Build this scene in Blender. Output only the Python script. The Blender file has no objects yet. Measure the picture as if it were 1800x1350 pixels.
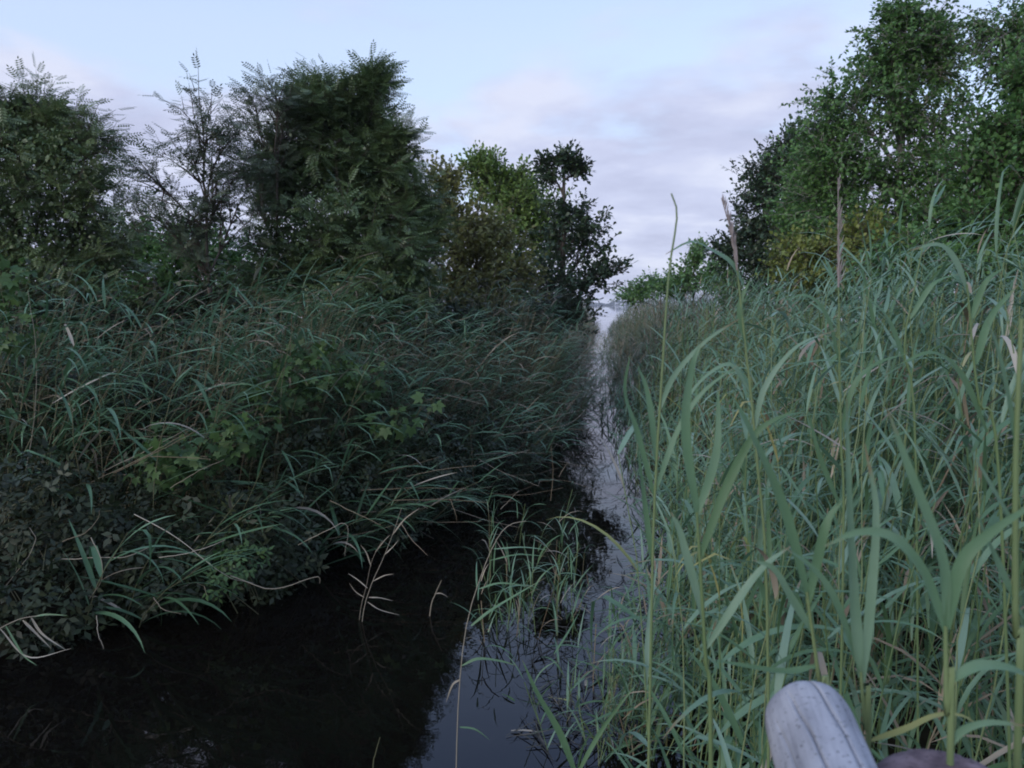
import bpy, math, random
import numpy as np
from mathutils import Vector, Matrix

R = math.radians
sc = bpy.context.scene
col = sc.collection
rng = np.random.default_rng(7)
random.seed(7)

# ------------------------------------------------------------------ camera
F = 1386.0                      # focal length in pixels of the 1800 px wide picture
CAMH = 2.2                      # eye height above the water
PITCH = math.atan((675 - 535) / F)
cam_d = bpy.data.cameras.new('camera')
cam = bpy.data.objects.new('camera', cam_d)
col.objects.link(cam)
cam.location = (0, 0, CAMH)
cam.rotation_euler = (math.pi / 2 - PITCH, 0, 0)
cam_d.sensor_width = 36
cam_d.lens = 36 * F / 1800
cam_d.clip_start = 0.05
cam_d.clip_end = 6000
cam_d.dof.use_dof = True
cam_d.dof.focus_distance = 5.0
cam_d.dof.aperture_fstop = 6.3
sc.camera = cam

# ------------------------------------------------------------------ light
SUN_EL, SUN_AZ = 24.0, 222.0    # azimuth clockwise from +Y
w = bpy.data.worlds.new('World')
sc.world = w
w.use_nodes = True
nt = w.node_tree
nt.nodes.clear()
def N(tree, typ, **kw):
    n = tree.nodes.new(typ)
    for k, v in kw.items():
        if k == 'inp':
            for a, b in v.items():
                n.inputs[a].default_value = b
        else:
            setattr(n, k, v)
    return n
def math_node(tree, op, a, b=None, clamp=False):
    n = tree.nodes.new('ShaderNodeMath'); n.operation = op; n.use_clamp = clamp
    for i, v in enumerate((a, b)):
        if v is None: continue
        if hasattr(v, 'is_linked'): tree.links.new(v, n.inputs[i])
        else: n.inputs[i].default_value = v
    return n.outputs[0]
def mixc(tree, fac, a, b, blend='MIX'):
    n = tree.nodes.new('ShaderNodeMix'); n.data_type = 'RGBA'; n.blend_type = blend
    for s, v in ((n.inputs[0], fac), (n.inputs[6], a), (n.inputs[7], b)):
        if hasattr(v, 'is_linked'): tree.links.new(v, s)
        else: s.default_value = v
    return n.outputs[2]
def ramp(tree, fac, stops, interp='LINEAR'):
    n = tree.nodes.new('ShaderNodeValToRGB'); n.color_ramp.interpolation = interp
    e = n.color_ramp.elements
    while len(e) < len(stops): e.new(0.5)
    for i, (p, c) in enumerate(stops):
        e[i].position = p; e[i].color = (c[0], c[1], c[2], 1) if hasattr(c, '__len__') else (c, c, c, 1)
    tree.links.new(fac, n.inputs[0])
    return n.outputs[0]

sky = N(nt, 'ShaderNodeTexSky', sky_type='NISHITA', sun_disc=False)
sky.sun_elevation = R(SUN_EL); sky.sun_rotation = R(SUN_AZ)
sky.air_density = 1.0; sky.dust_density = 0.6; sky.ozone_density = 2.5
tc = N(nt, 'ShaderNodeTexCoord')
sep = N(nt, 'ShaderNodeSeparateXYZ'); nt.links.new(tc.outputs['Generated'], sep.inputs[0])
zz = math_node(nt, 'ADD', math_node(nt, 'MAXIMUM', sep.outputs[2], 0.0), 0.16)
px = math_node(nt, 'DIVIDE', sep.outputs[0], zz); py = math_node(nt, 'DIVIDE', sep.outputs[1], zz)
cmb = N(nt, 'ShaderNodeCombineXYZ'); nt.links.new(px, cmb.inputs[0]); nt.links.new(py, cmb.inputs[1])
mp = N(nt, 'ShaderNodeMapping'); nt.links.new(cmb.outputs[0], mp.inputs[0])
mp.inputs['Location'].default_value = (2.9, 0.35, 0.0)
n1 = N(nt, 'ShaderNodeTexNoise', inp={'Scale': 0.95, 'Detail': 6.0, 'Roughness': 0.55, 'Distortion': 0.2}); nt.links.new(mp.outputs[0], n1.inputs['Vector'])
n2 = N(nt, 'ShaderNodeTexNoise', inp={'Scale': 1.9, 'Detail': 6.0, 'Roughness': 0.55}); nt.links.new(mp.outputs[0], n2.inputs['Vector'])
# more cloud towards the horizon, all round the sky
low = ramp(nt, sep.outputs[2], [(0.0, 0.40), (0.14, 0.27), (0.22, 0.15), (0.29, -0.03)])
lowv = math_node(nt, 'ADD', n1.outputs[0], low)
cov = ramp(nt, lowv, [(0.52, 0.0), (0.67, 1.0)], 'EASE')
cloudcol = ramp(nt, n2.outputs[0], [(0.36, (2.9, 3.08, 4.2)), (0.50, (3.35, 3.56, 4.75)), (0.64, (4.1, 4.3, 5.25))])
covs = math_node(nt, 'MULTIPLY', cov, 0.92)
veilc = ramp(nt, sep.outputs[2], [(0.0, (.46, .525, .68)), (.30, (.475, .54, .69)), (.55, (.37, .51, .92)), (1.0, (.34, .49, .95))])
veil10 = mixc(nt, 1.0, veilc, (10, 10, 10, 1), 'MULTIPLY')
skyhue = mixc(nt, .56, sky.outputs[0], veil10)      # thin high veil, deeper blue towards the zenith
skyc = mixc(nt, covs, skyhue, cloudcol)
bg = N(nt, 'ShaderNodeBackground', inp={'Strength': 0.10}); nt.links.new(skyc, bg.inputs[0])
wo = N(nt, 'ShaderNodeOutputWorld'); nt.links.new(bg.outputs[0], wo.inputs[0])

sd = bpy.data.lights.new('sun', 'SUN')
sd.energy = 1.1; sd.angle = R(40); sd.color = (1.0, 0.93, 0.86)
sun = bpy.data.objects.new('sun', sd); col.objects.link(sun)
a = R(SUN_AZ); e = R(SUN_EL)
sdir = Vector((math.sin(a) * math.cos(e), math.cos(a) * math.cos(e), math.sin(e)))
sun.rotation_euler = sdir.to_track_quat('Z', 'Y').to_euler()
sun.location = sdir * 60

vs = sc.view_settings
vs.view_transform = 'Standard'; vs.look = 'None'; vs.gamma = 1; vs.use_curve_mapping = False
vs.exposure = 0.9
sc.render.engine = 'CYCLES'
sc.cycles.use_denoising = True
sc.cycles.max_bounces = 7
sc.cycles.diffuse_bounces = 3
sc.cycles.transmission_bounces = 4
sc.cycles.volume_bounces = 0
sc.cycles.caustics_reflective = False
sc.cycles.caustics_refractive = False
sc.cycles.sample_clamp_indirect = 6
sc.cycles.filter_width = 1.9

# ------------------------------------------------------------------ helpers
CT, ST = math.cos(PITCH), math.sin(PITCH)
def P(u, v, y):
    """point on the sight line of photo pixel (u, v) at ground distance y"""
    up = (675 - v) / F
    dy = CT + up * ST; dz = -ST + up * CT
    return Vector(((u - 900) / F / dy * y, y, CAMH + dz / dy * y))
def pxm(y):                     # metres per photo pixel at distance y
    return y / F

def tag(o, label=None, cat=None, group=None, kind=None):
    if label: o['label'] = label
    if cat: o['category'] = cat
    if group: o['group'] = group
    if kind: o['kind'] = kind
    return o
def empty(name, loc):
    o = bpy.data.objects.new(name, None); o.location = loc; o.empty_display_size = 0.1
    col.objects.link(o); return o
def obj(name, mesh, mat=None, parent=None, loc=None):
    o = bpy.data.objects.new(name, mesh); col.objects.link(o)
    if mat and not mesh.materials: mesh.materials.append(mat)
    if parent:
        o.parent = parent
    if loc is not None: o.location = loc
    return o
def mesh_np(name, V, Q, tint=None, smooth=False, tip=None):
    """V (n,3); Q (m,4) quads or (m,3) triangles"""
    V = np.asarray(V, dtype=np.float32); Q = np.asarray(Q, dtype=np.int32)
    m = bpy.data.meshes.new(name)
    k = Q.shape[1]
    m.vertices.add(len(V)); m.vertices.foreach_set('co', V.ravel())
    m.loops.add(Q.size); m.loops.foreach_set('vertex_index', Q.ravel())
    m.polygons.add(len(Q))
    m.polygons.foreach_set('loop_start', np.arange(0, Q.size, k, dtype=np.int32))
    m.polygons.foreach_set('loop_total', np.full(len(Q), k, dtype=np.int32))
    if smooth: m.polygons.foreach_set('use_smooth', np.ones(len(Q), dtype=bool))
    m.update(calc_edges=True)
    if tip is not None:
        at = m.attributes.new('tip', 'FLOAT', 'POINT'); at.data.foreach_set('value', np.asarray(tip, dtype=np.float32))
    if tint is not None:
        at = m.attributes.new('tint', 'FLOAT', 'POINT')
        at.data.foreach_set('value', np.asarray(tint, dtype=np.float32))
    return m
class Buf:
    def __init__(self): self.V, self.Q, self.T, self.n = [], [], [], 0
    def add(self, V, Q, t=0.5):
        V = np.asarray(V, dtype=np.float32).reshape(-1, 3)
        self.V.append(V); self.Q.append(np.asarray(Q, dtype=np.int32) + self.n)
        self.T.append(np.full(len(V), t, dtype=np.float32) if np.isscalar(t) else np.asarray(t, dtype=np.float32))
        self.n += len(V)
    def mesh(self, name, smooth=False):
        return mesh_np(name, np.concatenate(self.V), np.concatenate(self.Q), np.concatenate(self.T), smooth)

def tube(pts, rad, sides=6, cap=False):
    pts = np.asarray([tuple(p) for p in pts], dtype=float); n = len(pts)
    rad = np.broadcast_to(np.asarray(rad, dtype=float), (n,))
    t = np.gradient(pts, axis=0); t /= np.linalg.norm(t, axis=1)[:, None] + 1e-9
    ref = np.array([0.0, 1.0, 0.0]) if abs(t[:, 1]).mean() < 0.8 else np.array([1.0, 0, 0])
    u = np.cross(t, ref); u /= np.linalg.norm(u, axis=1)[:, None] + 1e-9
    v = np.cross(t, u)
    an = np.arange(sides) * 2 * np.pi / sides
    V = pts[:, None, :] + rad[:, None, None] * (np.cos(an)[None, :, None] * u[:, None, :] + np.sin(an)[None, :, None] * v[:, None, :])
    V = V.reshape(-1, 3)
    i = np.arange(n - 1)[:, None] * sides; j = np.arange(sides)[None, :]; j2 = (j + 1) % sides
    Q = np.stack([i + j, i + j2, i + sides + j2, i + sides + j], -1).reshape(-1, 4)
    return V, Q
def bez(p0, p1, p2, n):
    t = np.linspace(0, 1, n)[:, None]
    p0, p1, p2 = (np.array(tuple(p), dtype=float) for p in (p0, p1, p2))
    return (1 - t) ** 2 * p0 + 2 * t * (1 - t) * p1 + t ** 2 * p2
def smooth_poly(pts, n):
    """Catmull-Rom through control points"""
    pts = np.array([tuple(p) for p in pts], dtype=float)
    if len(pts) == 2: return pts[0] + (pts[1] - pts[0]) * np.linspace(0, 1, n)[:, None]
    q = np.vstack([2 * pts[0] - pts[1], pts, 2 * pts[-1] - pts[-2]])
    out = []
    ts = np.linspace(0, len(pts) - 1 - 1e-6, n)
    for t in ts:
        i = int(t); f = t - i
        a, b, c, d = q[i], q[i + 1], q[i + 2], q[i + 3]
        out.append(0.5 * ((2 * b) + (c - a) * f + (2 * a - 5 * b + 4 * c - d) * f * f + (3 * b - a - 3 * c + d) * f ** 3))
    return np.array(out)

# ------------------------------------------------------------------ materials
def foliage(name, c0, c1, c2, trans=0.3, rough=0.5, spec=0.35, fine=60.0, tips=False):
    m = bpy.data.materials.new(name); m.use_nodes = True
    t = m.node_tree; t.nodes.clear()
    at = N(t, 'ShaderNodeAttribute', attribute_name='tint')
    oi = N(t, 'ShaderNodeObjectInfo')
    f = math_node(t, 'ADD', at.outputs['Fac'], math_node(t, 'MULTIPLY', math_node(t, 'SUBTRACT', oi.outputs['Random'], 0.5), 0.35))
    geo = N(t, 'ShaderNodeNewGeometry')
    nz = N(t, 'ShaderNodeTexNoise', inp={'Scale': fine, 'Detail': 2.0}); t.links.new(geo.outputs['Position'], nz.inputs['Vector'])
    f = math_node(t, 'ADD', f, math_node(t, 'MULTIPLY', math_node(t, 'SUBTRACT', nz.outputs[0], 0.5), 0.45), clamp=True)
    c = ramp(t, f, [(0.0, c0), (0.5, c1), (1.0, c2)])
    if tips:                                            # dried tips and brown flecks on the nearest blades
        ta = N(t, 'ShaderNodeAttribute', attribute_name='tip')
        nf = N(t, 'ShaderNodeTexNoise', inp={'Scale': 55.0, 'Detail': 3.0}); t.links.new(geo.outputs['Position'], nf.inputs['Vector'])
        tf = ramp(t, math_node(t, 'ADD', math_node(t, 'ADD', ta.outputs['Fac'], math_node(t, 'MULTIPLY', oi.outputs['Random'], .25)), math_node(t, 'MULTIPLY', nf.outputs[0], .55)), [(.86, 0.0), (1.02, .85)])
        c = mixc(t, tf, c, (.20, .155, .085, 1))
    pr = N(t, 'ShaderNodeBsdfPrincipled', inp={'Roughness': rough, 'Specular IOR Level': spec}); t.links.new(c, pr.inputs['Base Color'])
    tr = N(t, 'ShaderNodeBsdfTranslucent'); t.links.new(c, tr.inputs['Color'])
    mx = N(t, 'ShaderNodeMixShader', inp={0: trans}); t.links.new(pr.outputs[0], mx.inputs[1]); t.links.new(tr.outputs[0], mx.inputs[2])
    o = N(t, 'ShaderNodeOutputMaterial'); t.links.new(mx.outputs[0], o.inputs[0])
    return m
def bark(name, c0, c1, scale=18.0, stretch=0.25):
    m = bpy.data.materials.new(name); m.use_nodes = True
    t = m.node_tree; pr = t.nodes['Principled BSDF']; pr.inputs['Roughness'].default_value = 0.85
    pr.inputs['Specular IOR Level'].default_value = 0.2
    tcn = N(t, 'ShaderNodeTexCoord'); mpn = N(t, 'ShaderNodeMapping'); mpn.inputs['Scale'].default_value = (1, 1, stretch)
    t.links.new(tcn.outputs['Object'], mpn.inputs[0])
    nz = N(t, 'ShaderNodeTexNoise', inp={'Scale': scale, 'Detail': 6.0, 'Roughness': 0.6}); t.links.new(mpn.outputs[0], nz.inputs['Vector'])
    c = ramp(t, nz.outputs[0], [(0.3, c0), (0.7, c1)]); t.links.new(c, pr.inputs['Base Color'])
    b = N(t, 'ShaderNodeBump', inp={'Strength': 0.5, 'Distance': 0.01}); t.links.new(nz.outputs[0], b.inputs['Height']); t.links.new(b.outputs[0], pr.inputs['Normal'])
    return m

M = {}
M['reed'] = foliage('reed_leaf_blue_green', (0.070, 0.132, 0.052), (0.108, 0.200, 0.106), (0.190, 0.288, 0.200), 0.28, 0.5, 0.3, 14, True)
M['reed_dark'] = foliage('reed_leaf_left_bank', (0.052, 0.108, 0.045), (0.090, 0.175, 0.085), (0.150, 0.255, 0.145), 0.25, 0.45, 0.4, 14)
M['reed_far'] = foliage('reed_leaf_olive', (0.10, 0.10, 0.05), (0.095, 0.145, 0.075), (0.13, 0.19, 0.12), 0.25, 0.5, 0.3, 6)
M['stem'] = foliage('reed_stem_yellow_green', (0.095, 0.155, 0.06), (0.135, 0.195, 0.085), (0.20, 0.245, 0.115), 0.1, 0.45, 0.3, 8)
M['stem_dark'] = foliage('reed_stem_dull', (0.09, 0.09, 0.05), (0.13, 0.14, 0.075), (0.20, 0.18, 0.11), 0.1, 0.5, 0.3, 8)
M['straw'] = foliage('dead_reed_straw', (0.16, 0.135, 0.095), (0.28, 0.25, 0.19), (0.39, 0.36, 0.29), 0.1, 0.6, 0.25, 20)
M['dead'] = foliage('dead_reed_brown', (0.12, 0.09, 0.055), (0.22, 0.175, 0.115), (0.33, 0.275, 0.19), 0.1, 0.6, 0.2, 10)
M['dead_wet'] = foliage('sodden_reed_litter', (0.018, 0.015, 0.010), (0.05, 0.045, 0.028), (0.16, 0.13, 0.09), 0.0, 0.5, 0.3, 20)
M['plume'] = foliage('reed_plume_mauve_grey', (0.26, 0.22, 0.21), (0.36, 0.31, 0.29), (0.44, 0.39, 0.36), 0.3, 0.8, 0.1, 30)
M['yellow_leaf'] = foliage('yellowed_reed_leaf', (0.19, 0.22, 0.06), (0.26, 0.27, 0.09), (0.34, 0.32, 0.14), 0.25, 0.5, 0.3, 20)
M['rowan'] = foliage('rowan_leaf', (0.064, 0.106, 0.042), (0.110, 0.168, 0.064), (0.180, 0.215, 0.092), 0.28, 0.42, 0.6, 1.2)
M['rowan_cool'] = foliage('rowan_leaf_cool', (0.065, 0.092, 0.055), (0.100, 0.135, 0.080), (0.155, 0.170, 0.11), 0.25, 0.5, 0.3, 1.2)
M['birch'] = foliage('birch_leaf', (0.058, 0.128, 0.036), (0.105, 0.212, 0.060), (0.165, 0.285, 0.095), 0.35, 0.45, 0.35, 1.0)
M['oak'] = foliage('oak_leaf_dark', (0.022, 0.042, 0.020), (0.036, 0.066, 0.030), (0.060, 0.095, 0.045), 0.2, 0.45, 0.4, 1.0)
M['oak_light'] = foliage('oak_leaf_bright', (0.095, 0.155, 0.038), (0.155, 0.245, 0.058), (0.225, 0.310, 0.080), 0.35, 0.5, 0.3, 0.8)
M['brown_green'] = foliage('alder_leaf_brownish', (0.125, 0.122, 0.042), (0.170, 0.178, 0.056), (0.225, 0.230, 0.080), 0.3, 0.5, 0.3, 0.8)
M['yellow_green'] = foliage('shrub_leaf_yellow_green', (0.100, 0.140, 0.030), (0.160, 0.200, 0.045), (0.225, 0.245, 0.065), 0.35, 0.5, 0.3, 1.0)
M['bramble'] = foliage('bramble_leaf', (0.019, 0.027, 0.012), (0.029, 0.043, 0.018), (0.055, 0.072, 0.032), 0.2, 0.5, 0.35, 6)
M['hop'] = foliage('hop_leaf', (0.036, 0.078, 0.024), (0.062, 0.122, 0.036), (0.100, 0.165, 0.055), 0.3, 0.5, 0.35, 10)
M['bark'] = bark('grey_brown_bark', (0.045, 0.038, 0.030), (0.12, 0.10, 0.085))
M['birch_bark'] = bark('birch_bark', (0.10, 0.09, 0.08), (0.40, 0.38, 0.35), 9, 1.5)
M['far'] = foliage('far_wood_foliage', (0.03, 0.04, 0.025), (0.045, 0.06, 0.035), (0.06, 0.08, 0.045), 0.1, 0.7, 0.1, 0.05)

def ground_mat():
    m = bpy.data.materials.new('bank_soil_and_litter'); m.use_nodes = True
    t = m.node_tree; pr = t.nodes['Principled BSDF']; pr.inputs['Roughness'].default_value = 0.95; pr.inputs['Specular IOR Level'].default_value = 0.05
    g = N(t, 'ShaderNodeNewGeometry')
    nz = N(t, 'ShaderNodeTexNoise', inp={'Scale': 3.0, 'Detail': 8.0, 'Roughness': 0.65}); t.links.new(g.outputs['Position'], nz.inputs['Vector'])
    c = ramp(t, nz.outputs[0], [(0.3, (0.012, 0.010, 0.007)), (0.52, (0.022, 0.021, 0.012)), (0.75, (0.045, 0.036, 0.022))])
    t.links.new(c, pr.inputs['Base Color'])
    b = N(t, 'ShaderNodeBump', inp={'Strength': 0.6, 'Distance': 0.05}); t.links.new(nz.outputs[0], b.inputs['Height']); t.links.new(b.outputs[0], pr.inputs['Normal'])
    return m
M['ground'] = ground_mat()
def water_mat():
    m = bpy.data.materials.new('dark_peaty_water'); m.use_nodes = True
    t = m.node_tree; pr = t.nodes['Principled BSDF']
    pr.inputs['Base Color'].default_value = (0.0035, 0.0028, 0.0022, 1); pr.inputs['Roughness'].default_value = 0.015
    pr.inputs['IOR'].default_value = 1.333
    g = N(t, 'ShaderNodeNewGeometry')
    nz = N(t, 'ShaderNodeTexNoise', inp={'Scale': 5.0, 'Detail': 3.0, 'Roughness': 0.5}); t.links.new(g.outputs['Position'], nz.inputs['Vector'])
    nw = N(t, 'ShaderNodeTexNoise', inp={'Scale': 0.6, 'Detail': 2.0}); t.links.new(g.outputs['Position'], nw.inputs['Vector'])
    h = math_node(t, 'MULTIPLY', nz.outputs[0], nw.outputs[0])
    b = N(t, 'ShaderNodeBump', inp={'Strength': 0.09, 'Distance': 0.02}); t.links.new(h, b.inputs['Height']); t.links.new(b.outputs[0], pr.inputs['Normal'])
    return m
M['water'] = water_mat()

# ------------------------------------------------------------------ ground and water
LE = np.array([(-30, -9.0), (0, -4.6), (3, -3.6), (4.4, -3.05), (6, -1.95), (7.6, -1.0), (9.5, 0.05), (12.9, 1.05), (14.8, 1.3), (20, 1.9), (28, 2.7), (34, 3.15), (40, 4.2), (55, 5.9), (75, 7.9), (92, 9.4), (110, 7.0)])
RE = np.array([(-30, .6), (0, .35), (3, .60), (4.4, .96), (6, 1.32), (8.2, 1.66), (10, 1.80), (13.4, 1.9), (18, 2.42), (27, 3.32), (34, 3.88), (40, 4.85), (55, 6.9), (75, 9.3), (92, 12.0), (110, 15.0)])
def xl(y): return np.interp(y, LE[:, 0], LE[:, 1])
def xr(y): return np.interp(y, RE[:, 0], RE[:, 1])
def sst(a, b, x):
    t = np.clip((x - a) / (b - a), 0, 1); return t * t * (3 - 2 * t)
def ghash(x, y):
    return 0.06 * np.sin(1.7 * x + 0.6 * y) + 0.05 * np.sin(2.9 * y - 1.1 * x + 2) + 0.03 * np.sin(5.3 * x + 4.1 * y)
def gz(x, y):
    x = np.asarray(x, dtype=float); y = np.asarray(y, dtype=float)
    l = sst(-0.15, 0.9, xl(y) - x); r = sst(-0.15, 1.2, x - xr(y))
    h = -0.5 + np.maximum(l * 0.92, r * 0.68) + ghash(x, y) * np.maximum(l, r)
    lake = sst(93, 99, y)
    h = h * (1 - lake) - 1.2 * lake
    shore = sst(1440, 1480, y)
    return h * (1 - shore) + 1.2 * shore
def axis(lo, hi, near, growth, c):
    out = [c]; s = near
    while out[-1] < hi: out.append(out[-1] + s); s *= growth
    left = [c]; s = near
    while left[-1] > lo: left.append(left[-1] - s); s *= growth
    return np.array(left[::-1][:-1] + out)
gx = axis(-2400, 2400, 0.16, 1.035, 0.8); gy = axis(-120, 2400, 0.18, 1.03, 5.0)
X, Y = np.meshgrid(gx, gy)
Vg = np.stack([X, Y, gz(X, Y)], -1).reshape(-1, 3)
nx, ny = len(gx), len(gy)
i = np.arange(ny - 1)[:, None] * nx + np.arange(nx - 1)[None, :]
Qg = np.stack([i, i + 1, i + nx + 1, i + nx], -1).reshape(-1, 4)
g_o = obj('ground', mesh_np('ground', Vg, Qg, smooth=True), M['ground']); tag(g_o, kind='structure')
wv = [(-2300, -110, 0), (2300, -110, 0), (2300, 1475, 0), (-2300, 1475, 0)]
w_o = obj('water', mesh_np('water', wv, [(0, 1, 2, 3)]), M['water']); tag(w_o, kind='structure')

# far wood across the lake
def far_wood():
    b = Buf(); r = np.random.default_rng(3)
    n = 7000
    x = r.uniform(-500, 900, n); h = 9 + 4 * np.sin(x * 0.021 + 1) + 3.0 * np.sin(x * 0.067) + 2.2 * np.sin(x * 0.19 + 2)
    z = 1.0 + h * r.uniform(0, 1, n) ** 0.7
    y = 1495 + r.uniform(-12, 12, n)
    C = np.stack([x, y, z], -1); s = r.uniform(1.2, 2.6, n)
    d = r.normal(size=(n, 3)); d /= np.linalg.norm(d, axis=1)[:, None]
    e = np.cross(d, r.normal(size=(n, 3))); e /= np.linalg.norm(e, axis=1)[:, None]
    V = np.stack([C - d * s[:, None], C + e * s[:, None] * .7, C + d * s[:, None], C - e * s[:, None] * .7], 1).reshape(-1, 3)
    b.add(V, np.arange(4 * n).reshape(-1, 4), np.repeat(r.uniform(0, 1, n), 4))
    o = obj('far_wood', b.mesh('far_wood'), M['far'])
    tag(o, 'blue-grey line of distant woodland on the far shore of the lake', 'woodland', kind='stuff')
far_wood()

# ------------------------------------------------------------------ trees
def kite(wd, wide, fold=0.12, curl=-0.06):
    # leaf outline, unit length: base, right, tip, left
    return np.array([(0, 0, 0), (wide, wd, fold * wd), (1, 0, curl), (wide, -wd, fold * wd)])
def shape_simple(wd, wide): return kite(wd, wide)[None]
def shape_rowan(pairs=6):
    L = []
    for k in range(pairs):
        s = 0.16 + 0.76 * k / pairs; ln = 0.30 * (1 - 0.30 * abs(k / pairs - 0.4)); 
        for sg in (-1, 1):
            b = np.array([s, 0, -0.10 * s * s]); d = np.array([0.45, 0.86 * sg, -0.22]); d /= np.linalg.norm(d)
            n = np.array([0.85, -0.5 * sg, 0.0]); wv_ = n * 0.050
            L.append([b, b + d * ln * .5 + wv_, b + d * ln, b + d * ln * .5 - wv_])
    b = np.array([0.88, 0, -0.08]); L.append([b, b + [.13, .05, -.02], b + [.27, 0, -.06], b + [.13, -.05, -.02]])
    # midrib
    L.append([np.array([0, .006, 0]), np.array([.9, .004, -.085]), np.array([.9, -.004, -.085]), np.array([0, -.006, 0])])
    return np.array(L)
def shape_trefoil():
    L = []
    for az, ln, s0 in ((0, .62, .42), (1.25, .55, .25), (-1.25, .55, .25)):
        c, s = math.cos(az), math.sin(az); k = kite(.24, .45)
        L.append([np.array([s0, 0, 0]) + ln * np.array([c * q[0] - s * q[1], s * q[0] + c * q[1], q[2]]) for q in k])
    return np.array(L)
def shape_lobed():
    L = []
    for az, ln in ((0, .72), (0.85, .62), (-0.85, .62), (1.75, .42), (-1.75, .42)):
        c, s = math.cos(az), math.sin(az); k = kite(.27, .5, 0.2, -0.1)
        L.append([np.array([.28, 0, 0]) + ln * np.array([c * q[0] - s * q[1], s * q[0] + c * q[1], q[2]]) for q in k])
    return np.array(L)
SH = dict(rowan=shape_rowan(5), rowan5=shape_rowan(5), birch=shape_simple(.36, .38), oak=np.array([[(0, 0, 0), (.42, .20, .03), (.75, .30, .0), (.62, .0, .02)], [(0, 0, 0), (.62, 0, .02), (.75, -.30, 0), (.42, -.20, .03)], [(.62, 0, .02), (.75, .30, 0), (1, 0, -.05), (.75, -.30, 0)]]), willow=shape_simple(.16, .45), alder=shape_simple(.40, .5), trefoil=shape_trefoil(), lobed=shape_lobed())
def leaves_into(buf, Pn, D, Nn, S, shape, T):
    D = D / (np.linalg.norm(D, axis=1)[:, None] + 1e-9)
    W = np.cross(Nn, D); W /= np.linalg.norm(W, axis=1)[:, None] + 1e-9
    U = np.cross(D, W)
    q = shape.reshape(-1, 3)
    V = Pn[:, None, :] + S[:, None, None] * (q[None, :, 0, None] * D[:, None, :] + q[None, :, 1, None] * W[:, None, :] + q[None, :, 2, None] * U[:, None, :])
    k = len(q)
    buf.add(V.reshape(-1, 3), np.arange(len(Pn) * k).reshape(-1, 4), np.repeat(T, k))

def rand_unit(r, n):
    v = r.normal(size=(n, 3)); return v / np.linalg.norm(v, axis=1)[:, None]

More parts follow.
